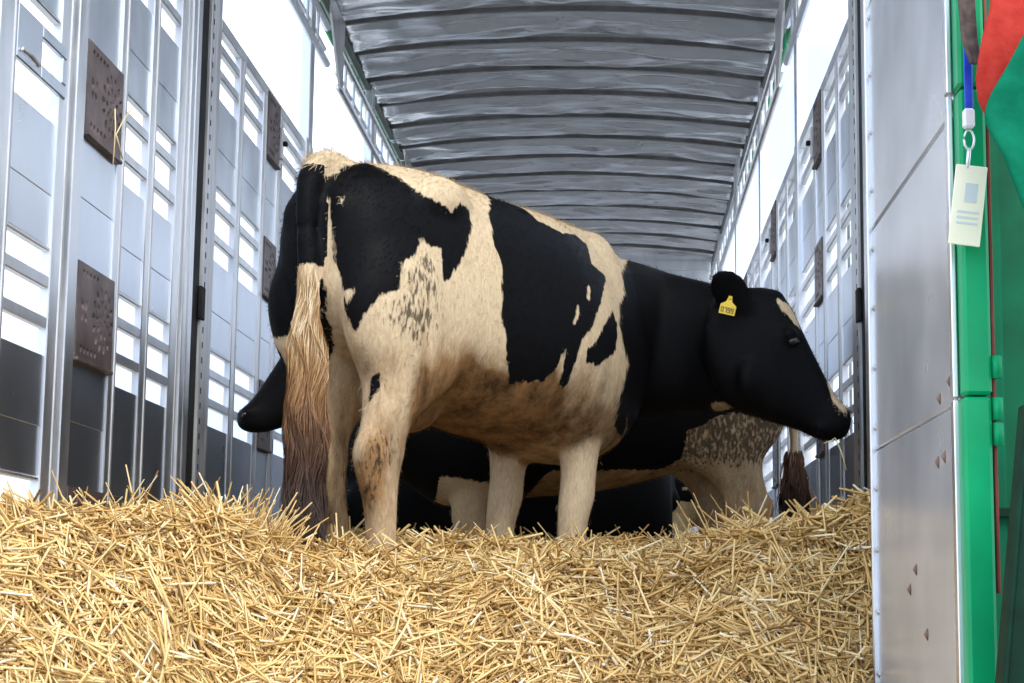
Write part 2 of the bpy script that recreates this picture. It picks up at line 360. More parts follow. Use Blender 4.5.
    V = V + [(sx * 0.012, p[1], p[2]) for p in V]
    F = [(4, 3, 2, 1, 0), (5, 6, 7, 8, 9)] + [(i, (i + 1) % 5, 5 + (i + 1) % 5, 5 + i) for i in range(5)]
    for dy in (0, 3.4):
        o = link('gusset_plate', mesh_of('gusset', V, F, M['frame']), w, Vector((X0 + sx * .004, dy, 0)) - w.location)
    B('roof_girder', 4.3, YF, 3.09, 3.20, -0.075, -0.045, M['post'])
    B('roof_girder_flange', 4.3, YF, 3.085, 3.097, -0.045, -0.012, M['roofbar'])
    y = 4.5; k = 0
    while y < YF - 1.0:
        B('green_strip', y, y + 0.50, 2.99, 3.075, -0.065, -0.050, M['green']); y += 0.56; k += 1
    for k in range(60):
        pass
    return w
wl = side_wall(1, 'wall_left', 'slatted aluminium lorry side on the left with brown vent plates')
wr_ = side_wall(-1, 'wall_right', 'slatted aluminium lorry side on the right behind the black head')

# ------------------------------------------------------------------ roof and headboard
roof = empty('ceiling', (0, YR, 3.1)); tag(roof, 'arched crumpled silver sheet roof of the lorry', 'roof', kind='structure')
xa, xb = XL - 0.06, XR + 0.06; xm = (xa + xb) / 2; hw_ = (xb - xa) / 2
def arch(x): return 3.12 + 0.085 * (1 - ((x - xm) / hw_) ** 2)
step = 0.55; y0 = YF - 0.25; bays = []
while y0 > 4.4: bays.append(y0); y0 -= step
def vnoise(P, seed):
    """cheap smooth value noise, P (n,2)"""
    g = np.random.default_rng(seed).random((64, 64)); i = np.floor(P).astype(int); f_ = P - i; f_ = f_ * f_ * (3 - 2 * f_)
    a = g[i[:, 0] % 64, i[:, 1] % 64]; b = g[(i[:, 0] + 1) % 64, i[:, 1] % 64]; c = g[i[:, 0] % 64, (i[:, 1] + 1) % 64]; d = g[(i[:, 0] + 1) % 64, (i[:, 1] + 1) % 64]
    return (a * (1 - f_[:, 0]) + b * f_[:, 0]) * (1 - f_[:, 1]) + (c * (1 - f_[:, 0]) + d * f_[:, 0]) * f_[:, 1]
for k, yb in enumerate(bays):
    pts = [(x, yb, arch(x) - 0.006) for x in np.linspace(xa, xb, 13)]
    V = []
    for p in pts: V += [(p[0], p[1] - .010, p[2] - .008), (p[0], p[1] + .010, p[2] - .008), (p[0], p[1] + .010, p[2] + .02), (p[0], p[1] - .010, p[2] + .02)]
    F = [(4 * i + j, 4 * i + (j + 1) % 4, 4 * i + 4 + (j + 1) % 4, 4 * i + 4 + j) for i in range(12) for j in range(4)] + [(3, 2, 1, 0), (48, 49, 50, 51)]
    o = link('roof_bar', mesh_of('roof_bar', V, F, M['roofbar']), roof, -roof.location)
    nx, ny = 90, 20
    gx, gy = np.meshgrid(np.linspace(xa, xb, nx), np.linspace(0, 1, ny), indexing='ij')
    X = gx.ravel(); T = gy.ravel(); Yv = yb + T * step
    bulge = 4 * T * (1 - T)
    ang = X * 2.0 + Yv * 1.1
    wv = vnoise(np.stack([X * 1.5 + k * 7.3 + 20, T * 2.4 + X * 0.5 + 20], 1), 5) * 0.6 + vnoise(np.stack([X * 3.5 + k * 3.1 + 40, T * 4 - X * .8 + 40], 1), 9) * 0.4
    w2 = vnoise(np.stack([X * 1.1 + T * 1.0 + k * 5.7 + 30, T * 5.0 - X * .7 + 30], 1), 15); w3 = vnoise(np.stack([X * 2.2 + T * 1.5 + k * 2.7 + 30, T * 9 + X * 1.2 + 50], 1), 16)
    Z = np.array([arch(x) for x in X]) + 0.012 - bulge * 0.030 + np.minimum(bulge * 1.6, 1) * (0.050 * (wv - 0.5) + 0.030 * (np.abs(w2 - .5) * 2 - .4) + 0.022 * (np.abs(w3 - .5) * 2 - .4)) 
    V = np.stack([X, Yv, Z], 1)
    F = [(i * ny + j, i * ny + j + 1, (i + 1) * ny + j + 1, (i + 1) * ny + j) for i in range(nx - 1) for j in range(ny - 1)]
    o = link('roof_sheet', mesh_of('roof_sheet', V, F, M['roof'], True), roof, -roof.location)
hb = empty('wall_front', ((XL + XR) / 2, YF, 0)); tag(hb, 'plain silver headboard at the far end of the lorry', 'wall', kind='structure')
for k in range(4):
    a = XL + (XR - XL) * k / 4; b = XL + (XR - XL) * (k + 1) / 4
    o = box('panel', (a + .001, YF, -0.06), (b - .001, YF + .03, 3.09), M['frame'], None); o.parent = hb; o.location -= hb.location
xs = np.linspace(xa, xb, 13); V = [(x, YF + d, z) for d in (0, .03) for x, z in [(x, arch(x) + .01) for x in xs] + [(xb, 3.085), (xa, 3.085)]]
F = [tuple(range(15)), tuple(range(29, 14, -1))] + [(i, (i + 1) % 15, 15 + (i + 1) % 15, 15 + i) for i in range(15)]
link('arch_panel', mesh_of('arch_panel', V, F, M['frame']), hb, -hb.location)
o = box('headboard_back', (XL - .05, YF + .031, -0.06), (XR + .05, YF + .04, 3.09), M['outer'], None); o.parent = hb; o.location -= hb.location
o = box('headboard_rail', (XL, YF - .03, 3.0), (XR, YF, 3.10), M['frame'], None); o.parent = hb; o.location -= hb.location
# ------------------------------------------------------------------ tail gate on the right
XG = 0.62
sg = empty('side_gate', (XG, 3.3, -1.0)); tag(sg, 'folding silver sheet gate with green edge post beside the straw', 'gate')
def G(nm, lo, hi, mat, ch=0.004, parent=None):
    o = box(nm, lo, hi, mat, None, ch); p = parent or sg; o.parent = p; o.location -= sg.location; return o
for z0, z1 in ((-0.95, -0.19), (-0.186, 0.359), (0.365, 0.897), (0.905, 1.46), (1.466, 1.95)):
    s = G('gate_panel', (XG, 3.285, z0), (XG + 0.025, 4.36, z1), M['gate_sheet'], 0.003)
for z0, z1, dx in ((-1.0, 0.366, 0.0), (0.370, 0.93, 0.004), (0.936, 1.95, 0.004)):
    G('edge_post', (XG - 0.004 + dx, 3.22, z0), (XG + 0.046 + dx * .5, 3.283, z1), M['green'], 0.006)
    G('edge_bead', (XG - 0.012, 3.27, z0), (XG - 0.002, 3.30, z1), M['frame'], 0.002)
G('hinge_strip', (XG - 0.010, 4.352, -0.95), (XG + 0.03, 4.372, 1.95), M['frame'], 0.003)
dome = mesh_of('rivet', *(lambda n=8: ([(-0.006, 0, 0)] + [(0.0, 0.009 * math.cos(2 * math.pi * k / n), 0.009 * math.sin(2 * math.pi * k / n)) for k in range(n)], [(0, 1 + (k + 1) % n, 1 + k) for k in range(n)] + [tuple(range(1, n + 1))]))(), M['post'], True)
for k in range(16): link('rivet', dome, sg, Vector((XG, 4.33, -0.6 + k * 0.145)) - sg.location)
bolt = mesh_of('bolt', *(lambda n=8: ([(-0.008, 0, 0)] + [(0.0, 0.010 * math.cos(2 * math.pi * k / n), 0.013 * math.sin(2 * math.pi * k / n)) for k in range(n)], [(0, 1 + (k + 1) % n, 1 + k) for k in range(n)] + [tuple(range(1, n + 1))]))(), M['bolt'], True)
for y, z in ((3.47, .39), (3.36, .41), (3.50, .27), (3.43, .275), (3.78, .07), (3.86, .03), (3.66, -.06), (3.67, -.17)): link('bolt', bolt, sg, Vector((XG, y, z)) - sg.location)
for z in (0.42, 0.30, 0.345):
    V, F = tube_data([(0, 0, -0.02), (0, 0, 0.02)], 0.010, 8)
    link('hinge_knuckle', mesh_of('knuckle', V, F, M['green'], True), sg, Vector((XG + .058, 3.23, z)) - sg.location)
G('red_edge_strip', (XG + 0.052, 3.24, 0.02), (XG + 0.058, 3.26, 1.2), M['rust'], 0.001)

# green tail body behind the gate: a deep corner post and side board of the lorry
cb = empty('corner_board', (0.85, 3.5, -0.6)); tag(cb, 'bright green painted board on the right behind the gate post', 'board')
for (lo, hi, mt) in (((0.715, 3.62, -0.6), (0.775, 3.70, 2.2), 'green_shaded'), ((0.775, 3.66, -0.6), (1.25, 3.70, 2.2), 'green_shaded')):
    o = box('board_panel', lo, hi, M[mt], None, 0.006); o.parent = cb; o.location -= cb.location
o = box('board_rail', (0.715, 3.60, 0.17), (1.25, 3.66, 0.19), M['green_dark'], None, .003); o.parent = cb; o.location -= cb.location

pk = empty('leaning_plank', (0.66, 3.1, -0.6)); tag(pk, 'scuffed dark green plank leaning at the lower right edge', 'plank')
def prism(name, poly, y0, y1, mat, parent):
    n = len(poly); V = [(x, y0, z) for x, z in poly] + [(x, y1, z) for x, z in poly]
    F = [tuple(range(n)), tuple(range(2 * n - 1, n - 1, -1))] + [(i, n + i, n + (i + 1) % n, (i + 1) % n) for i in range(n)]
    me = mesh_of(name, V, F, mat); bm = bmesh.new(); bm.from_mesh(me); bmesh.ops.recalc_face_normals(bm, faces=bm.faces)
    bmesh.ops.bevel(bm, geom=list(bm.edges), offset=0.003, segments=1, affect='EDGES'); bm.to_mesh(me); bm.free()
    return link(name, me, parent, -Vector(parent.location) if parent else None)
prism('plank_face', [(0.588, -0.55), (0.95, -0.55), (0.97, 0.325), (0.681, 0.325)], 3.0, 3.04, M['green_dark'], pk)
prism('plank_edge', [(0.576, -0.55), (0.588, -0.55), (0.681, 0.33), (0.673, 0.33)], 2.985, 3.045, M['green_dark'], pk)

# ------------------------------------------------------------------ clothing, lanyard
def cloth(name, cols, label, cat, mat, thick=0.012, fold=0.012, ny=26, seed=1):
    """hanging cloth: cols = list of (z, x_left, x_right, y) from top to bottom, folded in depth"""
    zs = [c[0] for c in cols][::-1]; V = []; nxx = 22
    for j in range(ny):
        z = cols[0][0] + (cols[-1][0] - cols[0][0]) * j / (ny - 1)
        xl = np.interp(z, zs, [c[1] for c in cols][::-1]); xr = np.interp(z, zs, [c[2] for c in cols][::-1]); yy = np.interp(z, zs, [c[3] for c in cols][::-1])
        for i in range(nxx):
            t = i / (nxx - 1)
            V.append((xl + (xr - xl) * t, yy + fold * math.sin(t * 11 + z * 3 + seed) * (0.6 + 0.4 * math.sin(z * 9 + seed)) + fold * .5 * math.sin(z * 17 + t * 5), z))
    F = [(j * nxx + i, j * nxx + i + 1, (j + 1) * nxx + i + 1, (j + 1) * nxx + i) for j in range(ny - 1) for i in range(nxx - 1)]
    me = mesh_of(name, V, F, mat, True); o = link(name, me)
    sm = o.modifiers.new('thickness', 'SOLIDIFY'); sm.thickness = thick; sm.offset = 0
    sb = o.modifiers.new('round', 'SUBSURF'); sb.levels = 1; sb.render_levels = 1
    tag(o, label, cat); return o
cloth('red_jacket', [(1.14, 0.665, 0.85, 3.10), (1.03, 0.651, 0.85, 3.10), (1.0, .641, .85, 3.1), (0.94, 0.629, 0.85, 3.10), (0.91, 0.626, 0.80, 3.10), (.87, .630, .78, 3.1), (0.848, 0.642, 0.74, 3.105)], 'red cloth jacket hanging over the top right of the gate', 'jacket', M['red_cloth'], seed=2)
cloth('green_coverall', [(.99, .705, .95, 3.02), (.92, .670, .95, 3.02), (.856, .631, .95, 3.02), (.82, .624, .95, 3.02), (.797, .632, .95, 3.02), (.78, .648, .95, 3.02), (.70, .674, .95, 3.03), (.62, .70, .95, 3.03), (.36, .745, .95, 3.05)], 'green cloth coverall hanging below the red jacket', 'clothing', M['green_cloth'], seed=5, fold=.018)
cloth('brown_strap', [(1.10, 0.610, 0.640, 3.16), (1.0, 0.612, 0.642, 3.15), (0.95, 0.625, 0.648, 3.14)], 'dark brown webbing strap beside the blue ribbon', 'strap', M['brown_cloth'], .006, .004, 10)
ly = empty('lanyard', (0.60, 3.2, 0.5)); tag(ly, 'blue lanyard with pale yellow card badge on the green post', 'lanyard')
def LB(nm, lo, hi, mat, ch=.002, rot=0.0, par=None):
    lo = (lo[0] + .022, lo[1], lo[2] + .02); hi = (hi[0] + .022, hi[1], hi[2] + .02)
    o = box(nm, lo, hi, mat, None, ch); o.parent = par or ly; o.location -= ly.location; o.rotation_euler.y = rot; return o
LB('ribbon', (0.601, 3.180, 0.86), (0.615, 3.184, 1.10), M['blue']); LB('ribbon', (0.604, 3.188, 0.86), (0.618, 3.192, 1.10), M['blue'])
LB('buckle', (0.598, 3.176, 0.826), (0.618, 3.196, 0.862), M['white_plastic'], .004)
V, F = tube_data([(0.608 + .009 * math.cos(a), 3.186, 0.805 + .018 * math.sin(a)) for a in np.linspace(0, 2 * math.pi, 13)], 0.0022, 6, False)
link('clip_ring', mesh_of('ring', V, F, M['frame'], True), ly, Vector((.022, 0, .02)) - ly.location)
V, F = tube_data([(0.608, 3.186, 0.79), (0.606, 3.186, 0.77), (0.604, 3.186, 0.752)], 0.004, 6); link('snap_hook', mesh_of('hook', V, F, M['frame'], True), ly, Vector((.022, 0, .02)) - ly.location)
bd = LB('badge', (0.575, 3.183, 0.612), (0.631, 3.187, 0.758), M['card'], .0015, 0.12)
def BP(nm, x0, x1, z0, z1): box(nm, (x0, -0.0032, z0), (x1, -0.0021, z1), M['card_print'], bd, 0)
BP('badge_picture', -0.008, 0.014, 0.005, 0.040)
for zz in (-0.015, -0.025, -0.035): BP('badge_print', -0.018, 0.020, zz, zz + .004)

# ------------------------------------------------------------------ straw
CX = np.array([-1.64, -1.48, -1.32, -1.10, -1.0, -.84, -.68, -.52, -.41, -.31, -.2, -.04, .12, .23, .33, .44, .55, .667, .9])
CZ = np.array([.18, .16, .175, .17, .17, .055, .03, .015, .0, .015, .04, .045, .01, .08, .135, .165, .185, .21, .22])
def straw_z(X, Y):
    c = np.interp(X, CX, CZ)
    yc = 4.72 - 0.42 * np.clip((-X - 0.95) / 0.45, 0, 1) + 0.18 * np.clip((X - 0.1) / 0.5, 0, 1)
    inner = 0.09 + 0.05 * np.clip((Y - 5.2) / 0.9, 0, 1) + 0.05 * np.clip((Y - 7.1) / 0.8, 0, 1) + 0.08 * np.clip((-X - 1.0) / 0.4, 0, 1) * np.clip((Y - 5) / 1.2, 0, 1)
    t = np.clip((Y - yc) / 0.7, 0, 1); t = t * t * (3 - 2 * t)
    z = c * (1 - t) + inner * t
    d = np.clip(yc - Y, 0, None)
    steep = 0.70 + 0.25 * np.clip((X - 0.1) / 0.5, 0, 1)
    z = z - steep * (np.sqrt(d * d + 0.03) - math.sqrt(0.03)) * 1.05
    P = np.stack([X * 4 + 30, Y * 4 + 30], -1).reshape(-1, 2); P2 = P * 2.3
    n = vnoise(P, 3) * 0.7 + vnoise(P2, 4) * 0.3
    return z + (n.reshape(np.shape(X)) - 0.5) * 0.095
gx, gy = np.meshgrid(np.linspace(XL + .005, XR - .005, 70), np.concatenate([np.linspace(3.35, 6.5, 90), np.linspace(6.55, 10.0, 30)]), indexing='ij')
ramp_z = np.where(gy < YT, -0.50 - (YT - .06 - gy) * 0.267, -0.06)
gz = np.maximum(straw_z(gx, gy) - 0.025, ramp_z + 0.01)
nyy = gy.shape[1]; V = np.stack([gx, gy, gz], -1).reshape(-1, 3)
keep = lambda i, j: not (gy[i, j] < 4.42 and gx[i, j] > 0.56)
F = [(i * nyy + j, (i + 1) * nyy + j, (i + 1) * nyy + j + 1, i * nyy + j + 1) for i in range(69) for j in range(nyy - 1) if keep(i + 1, j)]
bed = link('straw_bed', mesh_of('straw_bed', V, F, M['straw_bed'], True)); tag(bed, 'packed golden straw mound under the loose stalks', 'straw', kind='stuff')

def stalks(n, X, Y, lift, tilt_sd, Lmin, Lmax, wmin, wmax, up_bias=None):
    Z = straw_z(X, Y); e = 0.02
    gxn = (straw_z(X + e, Y) - Z) / e; gyn = (straw_z(X, Y + e) - Z) / e
    az = rng.uniform(0, 2 * np.pi, n); dx, dy = np.cos(az), np.sin(az)
    slope = gxn * dx + gyn * dy
    til = np.arctan(slope) + rng.normal(0, tilt_sd, n)
    if up_bias is not None: til = up_bias
    D = np.stack([dx * np.cos(til), dy * np.cos(til), np.sin(til)], 1)
    Lh = rng.uniform(Lmin, Lmax, n) / 2; Wd = rng.uniform(wmin, wmax, n) / 2
    C = np.stack([X, Y, Z + lift], 1)
    if up_bias is not None: C += D * Lh[:, None] * 0.7
    S = np.cross(D, rng.normal(size=(n, 3))); S /= np.linalg.norm(S, axis=1)[:, None]; T = np.cross(D, S)
    bend = S * (rng.normal(0, 0.11, n) * Lh)[:, None]
    rings = []
    for s, off, wd in ((-1, 0, 1.0), (0, 1, 1.05), (1, 0, .8)):
        c = C + D * (Lh * s)[:, None] + bend * off
        for k in range(3):
            a = 2 * np.pi * k / 3; rings.append(c + (S * np.cos(a) + T * np.sin(a) * 0.75) * (Wd * wd)[:, None])
    V = np.stack(rings, 1)          # n,9,3
    # keep inside the walls
    V[:, :, 0] = np.clip(V[:, :, 0], XL + 0.016, XR - 0.016)
    tint = np.clip(rng.normal(0.55, 0.22, n), 0.0, 1.0); dk = rng.random(n) < 0.10; tint[dk] *= 0.35
    return V, tint
def build_stalks(name, parts):
    V = np.concatenate([p[0] for p in parts]); tint = np.concatenate([p[1] for p in parts]); n = len(V)
    # stalks would run into the gate panel: drop those
    bad = ((V[:, :, 0] > 0.60) & (V[:, :, 1] < 4.40)).any(1)
    V = V[~bad]; tint = tint[~bad]; n = len(V)
    quads = []
    for r in range(2):
        for k in range(3): quads.append((r * 3 + k, r * 3 + (k + 1) % 3, r * 3 + 3 + (k + 1) % 3, r * 3 + 3 + k))
    q = np.array(quads, dtype=np.int32)
    loops = (np.arange(n, dtype=np.int32)[:, None, None] * 9 + q[None]).reshape(-1)
    me = bpy.data.meshes.new(name); me.vertices.add(n * 9); me.vertices.foreach_set('co', V.astype(np.float32).ravel())
    me.loops.add(len(loops)); me.loops.foreach_set('vertex_index', loops)
    np_ = n * 6; me.polygons.add(np_); me.polygons.foreach_set('loop_start', np.arange(np_, dtype=np.int32) * 4)
    me.polygons.foreach_set('use_smooth', np.ones(np_, dtype=bool))
    a = me.attributes.new('tint', 'FLOAT', 'POINT'); a.data.foreach_set('value', np.repeat(tint, 9).astype(np.float32))
    me.update(); me.validate(); me.materials.append(M['straw'])
    return link(name, me)
def sample(n, y0, y1, x0=XL + .03, x1=XR - .03): return rng.uniform(x0, x1, n), rng.uniform(y0, y1, n)
parts = []
n = 52000; X, Y = sample(n, 3.55, 5.6); parts.append(stalks(n, X, Y, rng.uniform(-0.02, 0.028, n), 0.16, 0.09, 0.30, .0060, .0108))
n = 9000; X, Y = sample(n, 3.55, 5.4); parts.append(stalks(n, X, Y, rng.uniform(0.01, 0.045, n), 0.28, 0.09, 0.26, .0056, .0105))
n = 15000; X, Y = sample(n, 5.5, 9.6); parts.append(stalks(n, X, Y, rng.uniform(-0.01, 0.04, n), 0.22, 0.10, 0.26, .006, .010))
n = 16000; X, Y = sample(n, 3.7, 5.5); parts.append(stalks(n, X, Y, rng.uniform(0.0, 0.04, n), 0.25, 0.025, 0.09, .002, .0045))
n = 900; X, Y = sample(n, 4.45, 6.3); parts.append(stalks(n, X, Y, rng.uniform(-0.02, 0.01, n), 0.2, 0.07, 0.17, .0045, .0075, rng.uniform(0.2, 1.0, n)))
# a tuft that stands up beside the cow's tail, and one at the right under the head
for cx_, cy_, m_ in ((-0.97, 4.80, 130), (0.36, 5.05, 60), (-1.36, 4.7, 40)):
    parts.append(stalks(m_, rng.normal(cx_, 0.07, m_), rng.normal(cy_, 0.07, m_), rng.uniform(-0.02, 0.02, m_), 0.2, 0.10, 0.22, 0.0045, .0075, rng.uniform(0.5, 1.25, m_)))
st = build_stalks('loose_straw', parts); tag(st, 'loose golden straw stalks heaped at the tail of the lorry', 'straw', kind='stuff')
# ------------------------------------------------------------------ cattle
def catmull(rows, sub):
    """rows (n,k) -> smooth interpolation with sub steps per span"""
    A = np.asarray(rows, float); out = []
    for i in range(len(A) - 1):
        p0 = A[max(i - 1, 0)]; p1 = A[i]; p2 = A[i + 1]; p3 = A[min(i + 2, len(A) - 1)]
        for s in range(sub):
            t = s / sub
            out.append(0.5 * (2 * p1 + (p2 - p0) * t + (2 * p0 - 5 * p1 + 4 * p2 - p3) * t * t + (3 * p1 - p0 - 3 * p2 + p3) * t ** 3))
    out.append(A[-1]); return np.array(out)
class Solid:
    def __init__(self): self.V = []; self.F = []
    def loft(self, C, U, W, n=24, ex=2.0, taper=None):
        """rings: centres C, half axes U and W (vectors); superellipse exponent ex; taper narrows U towards +W"""
        b = len(self.V); m = len(C)
        for i in range(m):
            e = ex if np.isscalar(ex) else ex[i]; tp = 0 if taper is None else (taper if np.isscalar(taper) else taper[i])
            for k in range(n):
                a = 2 * math.pi * k / n; c, s = math.cos(a), math.sin(a)
                c = math.copysign(abs(c) ** (2 / e), c); s = math.copysign(abs(s) ** (2 / e), s)
                self.V.append(C[i] + U[i] * c * (1 - tp * s) + W[i] * s)
        for i in range(m - 1):
            for k in range(n):
                self.F.append((b + i * n + k, b + i * n + (k + 1) % n, b + (i + 1) * n + (k + 1) % n, b + (i + 1) * n + k))
        self.F.append(tuple(b + k for k in range(n))[::-1]); self.F.append(tuple(b + (m - 1) * n + k for k in range(n)))
    def path(self, rows, sub=5, n=20, ex=2.0, side=None):
        """rows (x,y,z, r_side, r_other): tube with elliptic rings across its run; r_side lies along the horizontal across the run (or side)"""
        A = catmull(rows, sub); C = A[:, :3]; T = np.gradient(C, axis=0); T /= np.linalg.norm(T, axis=1)[:, None]
        U = []; W = []
        for i in range(len(C)):
            ref = np.array(side, float) if side is not None else np.cross(T[i], (0, 0, 1.0))
            u = ref - T[i] * (ref @ T[i]); u /= np.linalg.norm(u); w = np.cross(u, T[i]); w /= np.linalg.norm(w)
            if w[2] < 0: w = -w
            U.append(u * A[i, 3]); W.append(w * A[i, 4])
        self.loft(C, np.array(U), np.array(W), n, ex)
    def flat(self, rows, sub=5, n=20, ex=2.0):
        """rows (x,y,z, rx, ry): horizontal rings, for legs"""
        A = catmull(rows, sub)
        self.loft(A[:, :3], np.stack([A[:, 3], 0 * A[:, 3], 0 * A[:, 3]], 1), np.stack([0 * A[:, 4], A[:, 4], 0 * A[:, 4]], 1), n, ex)
    def ball(self, c, r):
        c = np.array(c, float); r = np.array(r if not np.isscalar(r) else (r, r, r), float)
        z = np.sin(np.linspace(-1.5, 1.5, 11)); h = np.sqrt(1 - z * z)
        self.loft(np.array([c + (0, 0, q * r[2]) for q in z]), np.array([(q * r[0], 0, 0) for q in h]), np.array([(0, q * r[1], 0) for q in h]), 14)

def remesh(name, S, voxel, smooth_iter, mat):
    me = mesh_of(name + '_raw', S.V, S.F)
    bm = bmesh.new(); bm.from_mesh(me); bmesh.ops.recalc_face_normals(bm, faces=bm.faces); bm.to_mesh(me); bm.free()
    o = link(name + '_raw', me)
    m = o.modifiers.new('r', 'REMESH'); m.mode = 'VOXEL'; m.voxel_size = voxel
    s = o.modifiers.new('s', 'SMOOTH'); s.factor = 0.5; s.iterations = smooth_iter
    dg = bpy.context.evaluated_depsgraph_get(); ev = o.evaluated_get(dg)
    out = bpy.data.meshes.new_from_object(ev); bpy.data.objects.remove(o); bpy.data.meshes.remove(me)
    out.name = name; out.materials.clear(); out.materials.append(mat)
    out.polygons.foreach_set('use_smooth', np.ones(len(out.polygons), dtype=bool)); out.update()
    return out

# side view of the head, poll at (0,0), x towards the muzzle: (top x,z), (bottom x,z), half width  [metres]
HK = 6.15 / 1800
HEAD = [((-45, 6), (-62, -62), .10), ((-22, 3), (-50, -98), .100), ((4, 3), (-32, -118), .108), ((26, -13), (-10, -127), .112), ((38, -38), (10, -134), .098),
        ((51, -66), (33, -141), .078), ((65, -95), (50, -149), .068), ((76, -113), (66, -152), .070), ((84, -122), (77, -150), .062), ((87, -129), (84, -144), .040)]
def build_cow(name, spec, mat, voxel=0.012):
    """spec is in the animal's own frame: x forward, y to its left, z up, origin under the tail head"""
    S = Solid(); sc = spec.get('scale', 1.0)
    T = catmull(spec['torso'], 5)      # x, ztop, zbot, halfwidth, exponent, taper, ycentre
    C = np.stack([T[:, 0], T[:, 6], (T[:, 1] + T[:, 2]) / 2], 1)
    S.loft(C, np.stack([0 * T[:, 3], T[:, 3], 0 * T[:, 3]], 1), np.stack([0 * T[:, 0], 0 * T[:, 0], (T[:, 1] - T[:, 2]) / 2], 1), 40, T[:, 4], T[:, 5])
    for L in spec['legs']: S.flat(L, 5, 20, 2.2)
    for p in spec.get('balls', []): S.ball(p[:3], p[3:])
    S.path(spec['neck'], 5, 28, 2.3)
    h = spec['head']; o = np.array(h['at'], float); ep = np.array(h['face'], float); ep /= np.linalg.norm(ep)
    eq = np.array((0, 0, 1.0)); eq = eq - ep * (eq @ ep); eq /= np.linalg.norm(eq); k = HK * h.get('scale', 1.0)
    pt = h.get('pitch', 0.0); fx = ep * math.cos(pt) + eq * math.sin(pt); fz = -ep * math.sin(pt) + eq * math.cos(pt)
    en = np.cross(fx, fz)                # towards the animal's right
    ro = h.get('roll', 0.0); fz2 = fz * math.cos(ro) + en * math.sin(ro); en = np.cross(fx, fz2); fz = fz2
    def H(p, q, n=0.0): return o + fx * p * k + fz * q * k + en * n * h.get('scale', 1.0)
    rows = np.array([[*H(*t), *H(*b), w * h.get('scale', 1.0)] for t, b, w in HEAD]); A = catmull(rows, 4)
    C = (A[:, :3] + A[:, 3:6]) / 2
    S.loft(C, en[None] * A[:, 6:7], (A[:, :3] - A[:, 3:6]) / 2, 28, 2.35, 0.06)
    for s in (1, -1):
        # brow, cheek, nostril wing, lip
        for (p, q, n, r) in ((27, -50, .088, (.040, .028, .034)), (-8, -92, .070, (.085, .045, .085)), (77, -124, .048, (.028, .024, .026)), (60, -142, .035, (.05, .03, .022))):
            S.ball(H(p, q, s * n), np.array(r))
        # ears
        ea = h['ear_r'] if s > 0 else h['ear_l']
        b0 = H(-14, -25, s * .085); tip = H(ea[0], ea[1], s * ea[2]); ax = tip - b0; ln = np.linalg.norm(ax); ax /= ln
        wide = fx * ea[3] + fz * ea[4] + en * s * ea[5]; wide -= ax * (wide @ ax); wide /= np.linalg.norm(wide); thin = np.cross(ax, wide)
        Cs, Us, Ws = [], [], []
        for t, wv, th in ((-.08, .030, .024), (.10, .040, .022), (.30, .058, .018), (.52, .066, .016), (.75, .056, .014), (.92, .034, .012), (1.0, .014, .008)):
            Cs.append(b0 + ax * ln * t + thin * 0.016 * math.sin(math.pi * max(t, 0))); Us.append(wide * wv * ea[6]); Ws.append(thin * th)
        S.loft(np.array(Cs), np.array(Us), np.array(Ws), 16)
        if s > 0: spec['ear_frame'] = (b0, ax, wide, thin, ln)
    S.ball(H(6, -8, 0), (.06, .06, .035))
    if 'tail' in spec: S.path(spec['tail'], 6, 12, 2.0, side=(0, 1, 0))
    for hk in spec.get('hocks', []): S.ball(hk, (.030, .028, .065))
    if 'udder' in spec: S.ball(*spec['udder'])
    me = remesh(name, S, voxel, spec.get('smooth', 20), mat)
    frame = dict(H=H, fx=fx, fz=fz, en=en, k=k)
    return me, frame

def leg_hind(x, y, lean=0.0, up=1.0, hip=(0.22, 0.15), zf=-0.06, spread=0.0):
    s = 1 if y > 0 else -1
    def r(z, fx, ry, dx): 
        t = min(max((0.75 - z) / 0.75, 0), 1)
        return (hip[0] * (1 - t) + x * t + dx, s * hip[1] * (1 - t) + y * t, z, fx, ry)
    return [r(1.16, .15, .06, -.02), r(1.02, .225, .105, -.03), r(.88, .255, .125, -.04), r(.74, .235, .115, -.02), r(.63, .165, .095, -.01), r(.54, .105, .066, -.055), r(.47, .088, .052, -.078),
            r(.41, .092, .058, -.088), r(.34, .070, .052, -.075), r(.24, .050, .046, -.045), r(.12, .047, .046, -.02), r(.05, .060, .056, .0), r(0.0, .050, .050, .02), r(zf, .058, .056, .045)]
def leg_fore(x, y, top=(1.10, 0.15), zf=-0.06):
    s = 1 if y > 0 else -1
    def r(z, fx, ry, dx):
        t = min(max((0.80 - z) / 0.6, 0), 1)
        return (top[0] * (1 - t) + x * t + dx, s * top[1] * (1 - t) + y * t, z, fx, ry)
    return [r(1.12, .10, .055, .05), r(.98, .145, .085, .03), r(.85, .155, .095, .01), r(.72, .125, .088, -.01), r(.60, .092, .074, -.02), r(.48, .070, .062, -.01), r(.40, .060, .057, 0), r(.33, .062, .058, .005),
            r(.25, .052, .050, .0), r(.12, .046, .046, 0), r(.05, .058, .055, .01), r(0, .05, .05, .02), r(zf, .058, .056, .04)]

